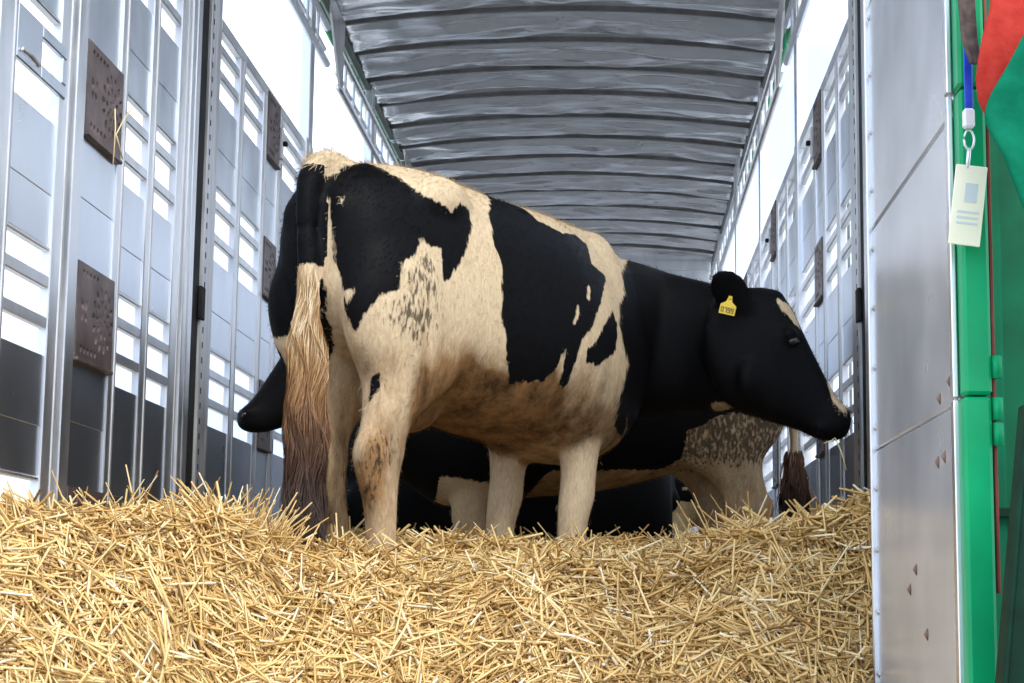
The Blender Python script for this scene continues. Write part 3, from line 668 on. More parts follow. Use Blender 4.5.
TORSO = [(-0.085, 1.16, 0.98, .06, 2.0, 0, 0), (-0.06, 1.235, .86, .145, 2.1, 0.0, 0), (0.0, 1.285, .78, .205, 2.3, .05, 0), (.12, 1.31, .72, .245, 2.5, .08, 0), (.30, 1.325, .64, .275, 2.5, .10, 0),
         (.48, 1.315, .57, .295, 2.3, .10, 0), (.66, 1.300, .525, .335, 2.2, .12, 0), (.84, 1.295, .505, .345, 2.2, .14, 0), (1.0, 1.290, .465, .315, 2.2, .18, 0), (1.14, 1.285, .455, .265, 2.2, .22, 0),
         (1.26, 1.265, .49, .235, 2.2, .20, 0), (1.36, 1.20, .56, .195, 2.2, .12, 0), (1.42, 1.08, .68, .12, 2.0, 0, 0)]

def sdf_loops(P, Nrm, loops, toward=(-0.8, -0.6, 0.0)):
    """signed distance (positive inside) of points to closed 3-D loops lying on the skin: measured in each loop's own mean plane"""
    out = np.full(len(P), -1.0)
    for lp, depth in loops:
        L = np.array(lp, float); c = L.mean(0); area = np.zeros(3)
        for i in range(len(L)): area += np.cross(L[i] - c, L[(i + 1) % len(L)] - c)
        nn = area / np.linalg.norm(area)
        if nn @ np.array(toward) < 0: nn = -nn
        a = np.cross(nn, (0, 0, 1.0)); a /= np.linalg.norm(a); b = np.cross(nn, a)
        Q = np.stack([(P - c) @ a, (P - c) @ b], 1); G = np.stack([(L - c) @ a, (L - c) @ b], 1); h = (P - c) @ nn
        d = np.full(len(P), 1e9); ins = np.zeros(len(P), bool)
        for i in range(len(G)):
            p, q = G[i], G[(i + 1) % len(G)]; e = q - p; w = Q - p
            t = np.clip((w @ e) / (e @ e + 1e-12), 0, 1); d = np.minimum(d, np.linalg.norm(w - t[:, None] * e, axis=1))
            cond = ((p[1] <= Q[:, 1]) != (q[1] <= Q[:, 1])); xx = p[0] + (Q[:, 1] - p[1]) / (q[1] - p[1] + 1e-12) * e[0]
            ins ^= cond & (Q[:, 0] < xx)
        sd = np.where(ins, d, -d)
        sd = np.where((depth > 1) | ((np.abs(h) < depth) & (Nrm @ nn > -0.25)), sd, -1.0)
        out = np.maximum(out, sd)
    return out
def co_of(me):
    P = np.empty(len(me.vertices) * 3, np.float32); me.vertices.foreach_get('co', P); P = P.reshape(-1, 3).astype(float)
    Nn = np.empty(len(me.vertices) * 3, np.float32); me.vertex_normals.foreach_get('vector', Nn); return P, Nn.reshape(-1, 3).astype(float)
def put(me, nm, val):
    a = me.attributes.get(nm) or me.attributes.new(nm, 'FLOAT', 'POINT'); a.data.foreach_set('value', np.asarray(val, np.float32))
def fur(name, me, parent, mat, n, lmin, lmax, wid, seed, lie=0.35, boost=None):
    """short hair: thin triangles that lie back along the skin; each carries the coat values of its root"""
    r = np.random.default_rng(seed); P, Nn = co_of(me)
    at = {k: np.empty(len(P), np.float32) for k in ('coat', 'stain_shade', 'roan')}
    for k in at: me.attributes[k].data.foreach_get('value', at[k])
    idx = r.integers(0, len(P), n)
    ln = r.uniform(lmin, lmax, n)
    if boost is not None: ln = ln * boost(P[idx])
    p = P[idx] + r.normal(0, 0.004, (n, 3)); nn = Nn[idx]
    flow = np.stack([-0.8 + 0 * ln, 0 * ln, -0.6 + 0 * ln], 1) + r.normal(0, .35, (n, 3)); flow -= nn * (flow * nn).sum(1)[:, None]; flow /= np.linalg.norm(flow, axis=1)[:, None] + 1e-9
    d = flow * (1 - lie) + nn * lie; d /= np.linalg.norm(d, axis=1)[:, None]
    s = np.cross(d, nn); s /= np.linalg.norm(s, axis=1)[:, None] + 1e-9
    root = p - nn * 0.004
    V = np.stack([root - s * wid, root + s * wid, root + d * ln[:, None]], 1).reshape(-1, 3)
    m = bpy.data.meshes.new(name); m.vertices.add(3 * n); m.vertices.foreach_set('co', V.astype(np.float32).ravel())
    m.loops.add(3 * n); m.loops.foreach_set('vertex_index', np.arange(3 * n, dtype=np.int32)); m.polygons.add(n); m.polygons.foreach_set('loop_start', np.arange(n, dtype=np.int32) * 3)
    m.polygons.foreach_set('use_smooth', np.ones(n, dtype=bool)); m.update(); m.materials.append(mat)
    for k in at: put(m, k, np.repeat(at[k][idx], 3))
    o = link(name, m, parent); o['kind'] = 'stuff'; return o
def smooth01(x, a, b): t = np.clip((x - a) / (b - a), 0, 1); return t * t * (3 - 2 * t)
def frame_of(loc, heading):
    h = Vector((heading[0], heading[1], 0)).normalized(); return Matrix(((h.x, -h.y, 0, loc[0]), (h.y, h.x, 0, loc[1]), (0, 0, 1, loc[2]), (0, 0, 0, 1)))
def ellipsoid(name, c, axes, mat, parent, n=16, m=10):
    V = []; F = []
    for i in range(m + 1):
        a = -math.pi / 2 + math.pi * i / m
        for k in range(n):
            w = 2 * math.pi * k / n; V.append(Vector(c) + Vector(axes[0]) * (math.cos(a) * math.cos(w)) + Vector(axes[1]) * (math.cos(a) * math.sin(w)) + Vector(axes[2]) * math.sin(a))
    F = [(i * n + k, i * n + (k + 1) % n, (i + 1) * n + (k + 1) % n, (i + 1) * n + k) for i in range(m) for k in range(n)]
    return link(name, mesh_of(name, V, F, mat, True), parent)
def face_parts(root, fr, spec):
    H, fx, fz, en = fr['H'], fr['fx'], fr['fz'], fr['en']
    for s in (1, -1):
        e = ellipsoid('eye', H(30, -56, s * .0985), (fx * .022, fz * .016, en * .015), M['eye'], root)
        ellipsoid('nostril', H(79.5, -128.5, s * .056), (fx * .010 - fz * .006, fz * .012, en * .010), M['nostril'], root)
def hooves(root, feet):
    for (x, y) in feet:
        for s in (-1, 1):
            V = []; F = []
            for z, k in ((-0.085, 1.0), (-0.03, .86), (0.0, .74)):
                for a in range(10):
                    w = 2 * math.pi * a / 10; V.append((x + .05 + (.062 * k) * math.cos(w) - (z + .085) * .3, y + s * .029 + .030 * k * math.sin(w), z))
            F = [(i * 10 + k, i * 10 + (k + 1) % 10, (i + 1) * 10 + (k + 1) % 10, (i + 1) * 10 + k) for i in range(2) for k in range(10)] + [tuple(range(10))[::-1], tuple(range(20, 30))]
            link('hoof', mesh_of('hoof', V, F, M['hoof'], True), root)

# ---------------- the large piebald cow in front
MAINF = frame_of((-0.86, 5.25, 0.0), (0.6, 0.8)); INV = MAINF.inverted()
def loc(p): q = INV @ Vector(p); return (q.x, q.y, q.z)
def locd(p): q = INV.to_3x3() @ Vector(p); return (q.x, q.y, q.z)
main = dict(torso=TORSO,
    legs=[leg_hind(0.065, -0.185), leg_hind(0.17, 0.075), leg_fore(0.99, -0.15), leg_fore(0.95, 0.13)],
    balls=[(.27, -.19, 1.19, .13, .075, .085), (.27, .19, 1.19, .13, .075, .085), (-.035, -.10, 1.13, .05, .045, .07), (-.035, .10, 1.13, .05, .045, .07), (1.14, -.10, 1.08, .14, .10, .18), (1.14, .10, 1.08, .14, .10, .18)],
    neck=[(*loc((-0.20, 6.22, .90)), .20, .30), (*loc((-0.03, 6.36, .93)), .20, .285), (*loc((.13, 6.42, .915)), .165, .265), (*loc((.29, 6.37, .895)), .13, .235), (*loc((.41, 6.28, .865)), .115, .215), (*loc((.51, 6.20, .86)), .105, .185)],
    head=dict(at=loc((.503, 6.16, 1.062)), face=locd((1.0, -0.10, 0)), ear_r=(-46, 9, .20, .6, .5, 0.2, 1.05), ear_l=(-40, 0, .2, .5, .6, 0.2, 1.0)),
    tail=[(.03, -.01, 1.27, .06, .05), (-.05, -.015, 1.275, .05, .045), (-.105, -.02, 1.21, .040, .04), (-.118, -.026, 1.08, .034, .033), (-.112, -.032, .92, .034, .028), (-.102, -.034, .75, .032, .024), (-.10, -.034, .60, .026, .020), (-.10, -.034, .46, .015, .015)],
    hocks=((.004, -.165, .42), (.050, .118, .42)),
    udder=((.34, 0, .60), (.14, .11, .10)))
COAT1 = coat_material('piebald_coat')
me1, fr1 = build_cow('cow_body', main, COAT1, 0.0105)
def soft(P, Nn, loops, w): return smooth01(sdf_loops(P, Nn, loops), -w, w)
PATCH = {
'black': [
    ([(-0.183,0.042,1.067),(-0.185,0.045,1.12),(-0.176,0.033,1.204),(-0.155,0.004,1.234),(-0.13,-0.029,1.24),(-0.114,-0.042,1.258),(-0.092,-0.057,1.224),(-0.039,-0.076,1.245),(-0.018,-0.076,1.263),(0.083,-0.063,1.298),(0.088,-0.133,1.268),(0.124,-0.172,1.24),(0.154,-0.218,1.199),(0.189,-0.243,1.18),(0.224,-0.254,1.169),(0.264,-0.254,1.152),(0.296,-0.26,1.188),(0.356,-0.242,1.177),(0.356,-0.254,1.121),(0.304,-0.271,1.023),(0.251,-0.27,0.951),(0.222,-0.269,0.934),(0.215,-0.259,1.032),(0.168,-0.252,1.036),(0.144,-0.245,1.06),(0.106,-0.254,0.994),(0.059,-0.249,0.972),(0.04,-0.256,0.885),(-0.007,-0.238,0.865),(-0.041,-0.202,0.813),(-0.04,-0.16,0.757),(-0.046,-0.137,0.777),(-0.032,-0.048,0.818),(-0.063,0.057,0.887),(-0.034,0.099,0.788),(-0.041,0.114,0.783),(-0.068,0.128,0.883)], 0.5),
    ([(-0.059,-0.044,0.867),(0.001,-0.023,0.782),(0.073,0.044,0.732),(0.062,0.066,0.682),(0.019,0.045,0.769)], 0.2),  # inner back of the left hind leg: its shading painted in as black
    ([(0.021,-0.166,0.635),(0.031,-0.198,0.642),(0.037,-0.194,0.604),(0.029,-0.181,0.579),(0.023,-0.159,0.562)], 0.15),
    ([(0.661,-0.009,1.341),(0.714,-0.078,1.325),(0.746,-0.121,1.271),(0.73,-0.203,1.215),(0.835,-0.227,1.187),(0.954,-0.187,1.206),(1.002,-0.198,1.179),(0.94,-0.266,1.096),(1.046,-0.246,1.071),(0.929,-0.316,0.971),(0.838,-0.347,0.862),(0.786,-0.348,0.814),(0.765,-0.334,0.73),(0.756,-0.302,0.659),(0.73,-0.303,0.667),(0.716,-0.333,0.745),(0.714,-0.34,0.785),(0.684,-0.314,0.702),(0.658,-0.296,0.676),(0.544,-0.248,0.657),(0.503,-0.275,0.726),(0.482,-0.291,0.803),(0.456,-0.293,0.859),(0.464,-0.283,1.022),(0.445,-0.265,1.092),(0.465,-0.227,1.182)], 0.4),
    ([(1.016,-0.297,0.947),(1.045,-0.295,0.903),(1.005,-0.319,0.81),(0.884,-0.339,0.747),(0.821,-0.342,0.751),(0.814,-0.347,0.786),(0.874,-0.346,0.83),(0.925,-0.333,0.884)], 0.2),
    ([(1.214,-0.213,1.227),(1.207,-0.205,1.167),(1.201,-0.197,1.111),(1.192,-0.217,1.038),(1.132,-0.241,0.997),(1.08,-0.28,0.908),(1.098,-0.284,0.832),(1.133,-0.275,0.783),(1.105,-0.283,0.726),(1.083,-0.279,0.657),(1.104,-0.24,0.577),(1.156,-0.309,0.461),(1.314,-0.521,0.497),(1.59,-0.889,0.484),(1.615,-0.922,1.105),(1.476,-0.737,1.155),(1.275,-0.469,1.155)], 1.5),
],
'white': [
    ([(-0.086,-0.061,1.16),(-0.077,-0.081,1.159),(-0.078,-0.092,1.079),(-0.07,-0.103,0.974),(-0.069,-0.135,0.877),(-0.057,-0.147,0.805),(-0.035,-0.156,0.746),(0.006,-0.161,0.667),(0.024,-0.152,0.618),(0.168,0.044,0.646),(0.028,-0.026,0.764),(-0.06,-0.06,0.876),(-0.092,-0.063,0.986),(-0.092,-0.056,1.091)], 0.3),
    ([(-0.073,-0.114,1.155),(-0.065,-0.125,1.159),(-0.069,-0.127,1.128),(-0.074,-0.12,1.139)], 0.1),
    ([(-0.069,-0.137,0.872),(-0.066,-0.175,0.884),(-0.064,-0.181,0.863),(-0.066,-0.148,0.84)], 0.1),
    ([(1.518,-0.618,1.018),(1.532,-0.621,1.023),(1.567,-0.637,1.004),(1.586,-0.662,0.952),(1.582,-0.673,0.918),(1.546,-0.667,0.938),(1.517,-0.64,0.981),(1.513,-0.626,1.0)], 0.12),
    ([(1.637,-0.729,0.763),(1.656,-0.754,0.721),(1.67,-0.773,0.676),(1.642,-0.811,0.63),(1.626,-0.805,0.635),(1.62,-0.781,0.66),(1.624,-0.764,0.693),(1.631,-0.748,0.726)], 0.1),
    ([(0.842,-0.323,1.001),(0.863,-0.32,1.004),(0.842,-0.335,0.952),(0.827,-0.335,0.958)], 0.1),
    ([(0.778,-0.341,0.93),(0.782,-0.343,0.918),(0.758,-0.347,0.86),(0.746,-0.346,0.866)], 0.1),
    ([(1.243,-0.161,0.541),(1.172,-0.242,0.627),(1.259,-0.166,0.556),(1.247,-0.15,0.487)], 0.15),
    ([(1.525,-0.348,0.68),(1.481,-0.444,0.67),(1.485,-0.449,0.636),(1.576,-0.331,0.657)], 0.15),
],
'roan': [
    ([(0.052,-0.249,0.966),(0.142,-0.247,1.043),(0.207,-0.259,1.02),(0.221,-0.27,0.915),(0.232,-0.27,0.81),(0.167,-0.261,0.719),(0.104,-0.25,0.692),(0.049,-0.244,0.748),(-0.014,-0.219,0.784),(-0.037,-0.199,0.793),(-0.015,-0.232,0.854),(0.034,-0.255,0.88)], 0.3),
],
'stain_shade': [
    ([(0.139,-0.254,0.675),(0.215,-0.262,0.721),(0.362,-0.251,0.738),(0.442,-0.23,0.678),(0.653,-0.288,0.664),(0.666,-0.325,0.742),(0.764,-0.28,0.627),(0.742,-0.252,0.404),(0.94,0.119,0.481),(0.766,0.351,0.529)], 0.5),
    ([(-0.013,-0.17,0.458),(-0.014,-0.153,0.368),(-0.013,-0.155,0.267),(0.026,-0.189,0.228),(0.061,-0.221,0.36),(0.111,-0.213,0.455),(0.053,-0.211,0.492)], 0.3),
    ([(0.04,0.087,0.38),(0.083,0.062,0.361),(0.126,0.057,0.237),(0.137,0.052,0.184),(0.106,0.11,0.195)], 0.3),
],
}
def paint_main(me):
    P, Nn = co_of(me); x, y, z = P.T
    co = sdf_loops(P, Nn, PATCH['black'])
    co = np.minimum(co, -sdf_loops(P, Nn, PATCH['white']))
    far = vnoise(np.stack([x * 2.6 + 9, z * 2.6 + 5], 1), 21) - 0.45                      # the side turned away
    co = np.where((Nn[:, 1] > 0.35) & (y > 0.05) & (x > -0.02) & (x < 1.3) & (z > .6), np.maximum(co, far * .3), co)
    co = np.where((y > .035) & (x < .16) & (z > .74) & (Nn[:, 2] < .8), np.maximum(co, np.minimum(z - .77, .05)), co)
    tail = (x < -0.082) & (np.abs(y + .01) < .062) & (z < 1.26)
    co = np.where(tail, np.minimum(z - 0.955, 0.05), co)
    stn = 0.21 + 0.26 * smooth01(0.95 - z, 0, .45) + 0.40 * smooth01(-Nn[:, 2], .05, .7) * smooth01(.85 - z, 0, .2)
    stn += np.maximum(0.55 * soft(P, Nn, PATCH['stain_shade'][1:], .08), 0.70 * soft(P, Nn, [PATCH['stain_shade'][0]], .03))
    stn -= 0.25 * smooth01(x, .85, .95) * smooth01(.52 - z, 0, .1)                        # clean forelegs
    stn = np.where(tail, 0.15 + 0.6 * smooth01(.85 - z, 0, .3), stn)
    pk = sdf_loops(P, Nn, [(PATCH['white'][0][0], .3)])
    stn = np.where(~tail & (pk > -.01) & (z > .75), np.maximum(stn, .42), stn)
    put(me, 'coat', co); put(me, 'stain_shade', stn); muck = soft(P, Nn, PATCH['stain_shade'][1:], .06) * .60 + soft(P, Nn, [PATCH['stain_shade'][0]], .05) * smooth01(x, .40, .90) * .56
    put(me, 'roan', np.maximum(soft(P, Nn, PATCH['roan'], .08) * .62, muck))
paint_main(me1)
cow1 = empty('cow'); cow1.matrix_world = MAINF; tag(cow1, 'large black and cream cow in front with yellow ear tag and turned head', 'cow')
link('cow_body', me1, cow1); face_parts(cow1, fr1, main); hooves(cow1, [(.09, -.185), (.195, .075), (1.01, -.15), (.97, .13)])
fur('coat_hair', me1, cow1, COAT1, 70000, .010, .022, .0011, 3, .25, lambda p: 1 + 1.3 * smooth01(p[:, 2], 1.22, 1.27) * smooth01(.20 - p[:, 0], 0, .1) + 0.8 * smooth01(p[:, 2], 1.17, 1.27) * smooth01(p[:, 0], 1.5, 1.0) + 0.9 * smooth01(.7 - p[:, 2], 0, .1) * smooth01(p[:, 2], .45, .55))
# tail switch: long wavy strands hanging from the lower tail
def switch_material():
    m, nt, b = new_mat('switch_hair'); a = N(nt, 'ShaderNodeAttribute', attribute_name='tint')
    r = nt.nodes.new('ShaderNodeValToRGB'); e = r.color_ramp.elements
    e[0].position = 0; e[0].color = (.74, .60, .40, 1); e[1].position = 1; e[1].color = (.030, .014, .008, 1)
    for p, c in ((.22, (.50, .30, .12)), (.45, (.30, .14, .045)), (.75, (.11, .045, .018))): x = e.new(p); x.color = (*c, 1)
    nt.links.new(a.outputs['Fac'], r.inputs['Fac']); nt.links.new(r.outputs['Color'], b.inputs['Base Color']); b.inputs['Roughness'].default_value = .5
    return m
M['switch'] = switch_material()
def tail_switch(parent, rows, n, drop_, spread, seed, tint0=0.0, tint1=1.0, z_lo=0.16, wid=.0022):
    r = np.random.default_rng(seed); A = catmull(rows, 8); seg = 9
    t = r.uniform(0, 1, n) ** 0.8; i = np.clip((t * (len(A) - 1)).astype(int), 0, len(A) - 1)
    a = r.uniform(0, 2 * np.pi, n); root = A[i, :3] + np.stack([np.cos(a) * A[i, 3], np.sin(a) * A[i, 3], 0 * a], 1) * .9
    zend = np.maximum(root[:, 2] - r.uniform(.5, 1.0, n) * drop_, z_lo + r.uniform(0, .10, n)); out = np.stack([np.cos(a), np.sin(a)], 1) * (spread * r.uniform(.2, 1, n))[:, None]
    ph = r.uniform(0, 6.28, n); fr = r.uniform(18, 34, n); lock = np.stack([np.sin(a * 3), np.cos(a * 2)], 1) * .007
    V = []; tint = []
    for s in range(seg):
        u = s / (seg - 1); z = root[:, 2] * (1 - u) + zend * u
        bell = math.sin(min(u * 1.25, 1.0) * math.pi * .5) * (1 - .35 * u)
        xy = root[:, :2] + out * bell * (.15 + .85 * smooth01(.95 - z, 0, .35))[:, None] + (np.stack([np.sin(z * fr + ph), np.cos(z * fr * .9 + ph)], 1) * .010 + lock * 2.0 * np.sin(z * 26 + a * 2)[:, None]) * min(1, 3 * u)
        w = wid * (1 - .75 * u); V += [np.stack([xy[:, 0] - w, xy[:, 1] - w * .6 * np.sign(np.sin(ph)), z], 1), np.stack([xy[:, 0] + w, xy[:, 1] + w * .6 * np.sign(np.sin(ph)), z], 1)]
        tt = tint0 + (tint1 - tint0) * smooth01(.90 - z, 0, .70) + np.where(z > .6, .22 * (np.sin(a * 5 + z * 40) > .5), 0) + r.normal(0, .10, n); tint += [tt, tt]
    V = np.stack(V, 1); tint = np.stack(tint, 1); k = 2 * seg
    q = np.array([(2 * s, 2 * s + 1, 2 * s + 3, 2 * s + 2) for s in range(seg - 1)], np.int32)
    lp = (np.arange(n, dtype=np.int32)[:, None, None] * k + q[None]).reshape(-1)
    m = bpy.data.meshes.new('tail_switch'); m.vertices.add(n * k); m.vertices.foreach_set('co', V.astype(np.float32).ravel()); m.loops.add(len(lp)); m.loops.foreach_set('vertex_index', lp)
    npo = n * (seg - 1); m.polygons.add(npo); m.polygons.foreach_set('loop_start', np.arange(npo, dtype=np.int32) * 4); m.polygons.foreach_set('use_smooth', np.ones(npo, bool)); m.update()
    put(m, 'tint', np.clip(tint, 0, 1).ravel()); m.materials.append(M['switch'])
    o = link('tail_switch', m, parent); o['kind'] = 'stuff'; o['label'] = 'long wavy brown tail hair'; return o
tail_switch(cow1, [(-.112, -.032, .96, .030, .02), (-.106, -.032, .86, .030, .02), (-.102, -.034, .74, .034, .02), (-.10, -.034, .58, .030, .02), (-.10, -.034, .46, .02, .02)], 7500, .62, .044, 4, z_lo=.09, wid=.0011)
# ear tag
b0, ax, wide, thin, ln = main['ear_frame']
def ear_tag(root, fr):
    en, fx, fz = fr['en'], fr['fx'], fr['fz']; k = fr['k']
    c = fr['H'](-33, -24, .155); upv = fz * .95 + fx * (-.08) ; upv /= np.linalg.norm(upv); rt = np.cross(upv, en); rt /= np.linalg.norm(rt)
    if rt @ fx < 0: rt = -rt
    ca, sa = math.cos(-.32), math.sin(-.32); r2 = rt * ca + upv * sa; u2 = -rt * sa + upv * ca; nrm = np.cross(r2, u2); nrm = nrm if nrm @ en > 0 else -nrm
    out = [(-.027, -.024), (.027, -.024), (.027, .008), (.010, .020), (.006, .040), (-.006, .040), (-.010, .020), (-.027, .008)]
    V = [c + r2 * p + u2 * q + nrm * d for d in (0.0, .003) for p, q in out]; n = len(out)
    F = [tuple(range(n)), tuple(range(2 * n - 1, n - 1, -1))] + [(i, n + i, n + (i + 1) % n, (i + 1) % n) for i in range(n)]
    me = mesh_of('ear_tag', V, F, M['yellow_tag']); bm = bmesh.new(); bm.from_mesh(me); bmesh.ops.recalc_face_normals(bm, faces=bm.faces); bm.to_mesh(me); bm.free()
    t = link('ear_tag', me, root); t['label'] = 'yellow plastic ear tag'
    seg = {'0': 'abcdef', '7': 'abc', '9': 'abcdfg'}; S = dict(a=((0, 2), (1, 2)), b=((1, 2), (1, 1)), c=((1, 1), (1, 0)), d=((0, 0), (1, 0)), e=((0, 0), (0, 1)), f=((0, 1), (0, 2)), g=((0, 1), (1, 1)))
    VV, FF = [], []
    for i, ch in enumerate('0799'):
        for g in seg[ch]:
            (x0_, y0_), (x1_, y1_) = S[g]; w = .0013
            ax_, bx_ = -.0205 + i * .0112 + x0_ * .0065, -.0205 + i * .0112 + x1_ * .0065; ay_, by_ = -.017 + y0_ * .0075, -.017 + y1_ * .0075
            lo = (min(ax_, bx_) - w, min(ay_, by_) - w); hi = (max(ax_, bx_) + w, max(ay_, by_) + w); b_ = len(VV)
            VV += [c + r2 * p + u2 * q + nrm * .0038 for p, q in ((lo[0], lo[1]), (hi[0], lo[1]), (hi[0], hi[1]), (lo[0], hi[1]))]; FF.append((b_, b_ + 1, b_ + 2, b_ + 3))
    o = link('tag_number', mesh_of('tag_number', VV, FF, M['ink']), t)
    ellipsoid('tag_button', c + u2 * .033 + nrm * .003, (r2 * .007, u2 * .007, nrm * .004), M['yellow_tag'], t, 10, 6)
ear_tag(cow1, fr1)

# ---------------- the black cow standing across behind it, head at the left
F2 = frame_of((0.58, 7.22, 0.0), (-1.0, -0.20)) @ Matrix.Diagonal((1.12, 0.9, 0.88, 1)); I2 = F2.inverted()
def loc2(p): q = I2 @ Vector(p); return (q.x, q.y, q.z)
second = dict(torso=[(r[0], r[1], r[2] - (.06 if .2 < r[0] < 1.2 else 0), *r[3:]) for r in TORSO], legs=[leg_hind(0.10, 0.18), leg_hind(0.20, -0.14), leg_fore(1.04, 0.15), leg_fore(1.0, -0.14)],
    balls=main['balls'],
    neck=[(1.10, 0, .95, .2, .30), (1.28, .01, .98, .19, .27), (*loc2((-.86, 6.88, .90)), .15, .25), (*loc2((-.99, 6.78, .88)), .125, .22), (*loc2((-1.09, 6.70, .86)), .11, .19), (*loc2((-1.14, 6.67, .86)), .10, .16)],
    head=dict(at=loc2((-1.115, 6.68, 1.02)), face=(1, .12, 0), scale=.93, ear_r=(-44, 4, .2, .5, .6, .2, 1), ear_l=(-44, 4, .2, .5, .6, .2, 1)),
    tail=[(.03, -.01, 1.27, .06, .05), (-.05, -.015, 1.275, .05, .045), (-.10, .02, 1.21, .040, .04), (-.112, .02, 1.08, .034, .033), (-.115, .02, .92, .030, .028), (-.115, .02, .75, .026, .024), (-.115, .02, .60, .022, .020), (-.115, .02, .48, .015, .015)])
COAT2 = coat_material('black_tan_coat', cream=(.62, .47, .29), tan=(.30, .16, .07))
me2, fr2 = build_cow('cow_body', second, COAT2, .013)
def paint_second(me):
    P, Nn = co_of(me); x, y, z = P.T
    nz = (vnoise(np.stack([x * 6 + 9, z * 6 + 5], 1), 31) - .5) * .10
    belly = z - (0.555 - .3 * smooth01(x, .78, .95) + .22 * smooth01(.42 - x, 0, .26)) + nz                      # black above, tan below
    co = np.where(x < 1.13, belly, .1)
    hq = smooth01(.40 - x, 0, .06)                                                  # hind quarter: grizzled
    co = np.where((x < .33) & (z < .80), np.minimum(co, (.05 - (.80 - z)) + nz * 1.8), co)
    lf = (x > .90) & (x < 1.17) & (z < .54) & (y > .05)
    co = np.where(lf, np.maximum(np.minimum(z - .50, .1), .19 - z) + nz * .5, co); co = np.where((x > .85) & (z < .6) & (y < .03), .08, co)
    tl = (x < -.08) & (np.abs(y) < .07) & (z < 1.2); co = np.where(tl, .47 - z, co)
    put(me, 'coat', co); put(me, 'stain_shade', np.where(lf | tl, .15, .8 - .25 * hq)); put(me, 'roan', hq * np.where(tl, 0, smooth01(z, .48, .66)) * .72)  # tan belly is real, browned further with the shade it stands in
paint_second(me2)
cow2 = empty('cow'); cow2.matrix_world = F2; tag(cow2, 'black cow with tan belly standing crosswise behind, head lowered at the left wall', 'cow')
link('cow_body', me2, cow2); face_parts(cow2, fr2, second); hooves(cow2, [(.13, .18), (.23, -.14), (1.06, .15), (1.02, -.14)])
fur('coat_hair', me2, cow2, COAT2, 26000, .010, .02, .0013, 5)
tail_switch(cow2, [(-.115, .02, .68, .03, .02), (-.115, .02, .58, .026, .02), (-.115, .02, .50, .02, .02)], 700, .35, .03, 8, .5, 1.1)

# ---------------- a third animal lying in the straw, seen between the legs
F3 = frame_of((-1.17, 8.05, 0.0), (1.0, 0.05)) @ Matrix.Diagonal((1.0, .92, .90, 1))
EARS = dict(ear_r=(-44, 4, .2, .5, .6, .2, 1), ear_l=(-44, 4, .2, .5, .6, .2, 1))
third = dict(torso=[(r[0], r[1] - .40, max(r[2] - .52, .02), r[3] * 1.12, *r[4:]) for r in TORSO], legs=[],
    balls=[(.20, -.22, .34, .27, .13, .30), (.20, .22, .34, .27, .13, .30), (.36, -.27, .13, .24, .08, .09), (.36, .27, .13, .24, .08, .09), (1.20, -.18, .14, .20, .08, .10), (1.20, .18, .14, .20, .08, .10), (1.10, -.16, .42, .16, .10, .22), (1.10, .16, .42, .16, .10, .22)],
    neck=[(1.10, 0, .55, .2, .28), (1.22, .05, .58, .17, .24), (1.30, .16, .62, .14, .21), (1.34, .28, .64, .12, .19), (1.34, .38, .64, .10, .16)],
    head=dict(at=(1.34, .32, .83), face=(.1, 1, 0), **EARS), tail=[(.03, 0, .87, .05, .05), (-.08, -.01, .84, .04, .04), (-.13, -.03, .62, .03, .03), (-.13, -.08, .35, .03, .03), (-.10, -.16, .15, .03, .03), (-.0, -.26, .10, .025, .025)])
COAT3 = coat_material('black_mottled_coat', cream=(.60, .50, .30), tan=(.30, .18, .08))
me3, fr3 = build_cow('cow_body', third, COAT3, .016)
P, Nn = co_of(me3); x, y, z = P.T
put(me3, 'coat', .1 + 0 * x); put(me3, 'stain_shade', .35 + 0 * x); put(me3, 'roan', 0 * x)
cow3 = empty('cow'); cow3.matrix_world = F3; tag(cow3, 'black cow lying low in the straw, seen between the front cow legs', 'cow')
link('cow_body', me3, cow3); face_parts(cow3, fr3, third)
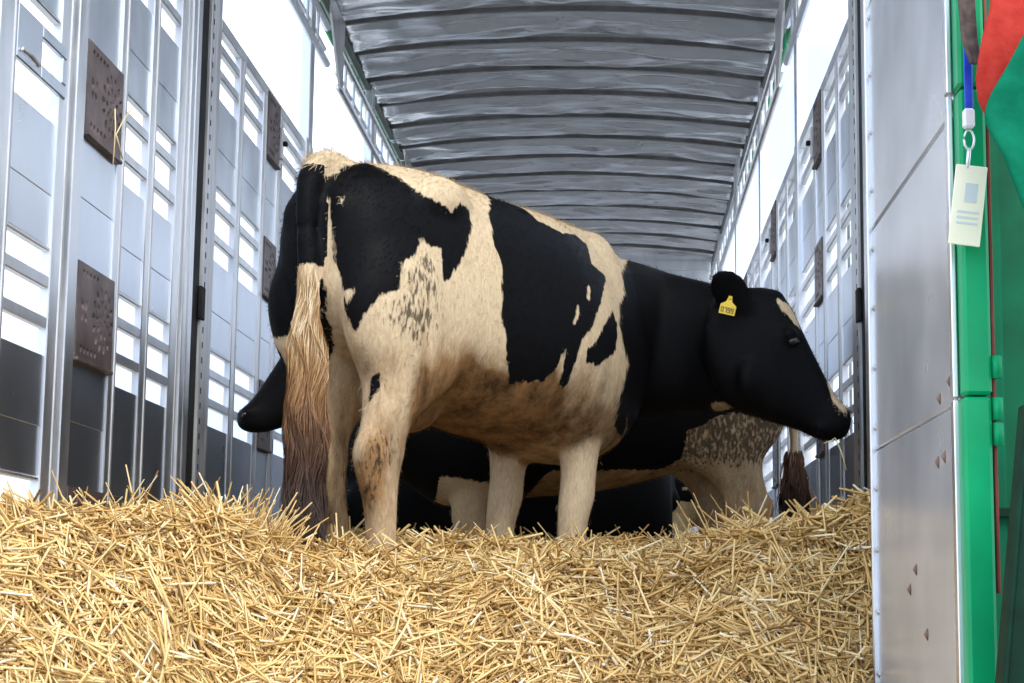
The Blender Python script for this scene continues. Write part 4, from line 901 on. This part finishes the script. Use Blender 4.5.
# ---------------- a fourth, farthest in
fourth = dict(torso=TORSO, legs=[leg_hind(0.08, -0.17), leg_hind(0.2, 0.15), leg_fore(1.15, -0.16), leg_fore(0.98, 0.14)], balls=main['balls'],
    neck=[(1.10, 0, .95, .2, .30), (1.20, .05, .93, .17, .26), (1.27, .16, .88, .14, .23), (1.30, .30, .84, .12, .20), (1.30, .40, .83, .10, .16)],
    head=dict(at=(1.30, .34, 1.02), face=(.1, 1, 0), **EARS), tail=second['tail'])
me4, fr4 = build_cow('cow_body', fourth, COAT3, .018)
P, Nn = co_of(me4); x, y, z = P.T
nz = (vnoise(np.stack([x * 14 + 9, z * 14 + 5], 1), 33) - .5) * .2
put(me4, 'coat', np.where((x > 1.0) & (z < .72) & (y < -.04), z - .66 + nz, .1)); put(me4, 'stain_shade', .35 + 0 * x); put(me4, 'roan', .15 + 0 * x)
cow4 = empty('cow'); cow4.matrix_world = frame_of((-0.86, 9.35, 0.0), (1.0, 0.03)) @ Matrix.Diagonal((1.04, .9, .80, 1))
tag(cow4, 'black cow with mottled cream foreleg, farthest into the lorry', 'cow')
link('cow_body', me4, cow4); face_parts(cow4, fr4, fourth); hooves(cow4, [(.11, -.17), (.23, .15), (1.17, -.16), (1.0, .14)])

# stray stalks: a wisp hanging from the mouth, a twist caught on the upper vent plate
def wisp(name, strands, label):
    root = empty(name, strands[0][0]); tag(root, label, 'straw')
    for st_ in strands:
        V, F = tube_data([Vector(p) - root.location for p in st_], 0.0022, 5); me = mesh_of('stalk', V, F, M['straw'], True); put(me, 'tint', [.85] * len(me.vertices)); link('stalk', me, root)
mo = MAINF @ Vector(fr1['H'](70, -150, .045))
wisp('straw_wisp', [[mo, mo + Vector((.020, -.01, -.05)), mo + Vector((.035, -.01, -.11))], [mo, mo + Vector((-.015, -.01, -.012)), mo + Vector((-.04, -.012, -.02))]], 'thin straw wisp hanging from the turned cow mouth')
wisp('straw_twist', [[(-1.484, 5.10, 1.42), (-1.480, 5.10, 1.36), (-1.482, 5.10, 1.25)], [(-1.480, 5.11, 1.345), (-1.479, 5.17, 1.40), (-1.480, 5.27, 1.47)], [(-1.480, 5.11, 1.345), (-1.480, 5.19, 1.29)]], 'golden straw twist caught on the upper left vent plate')
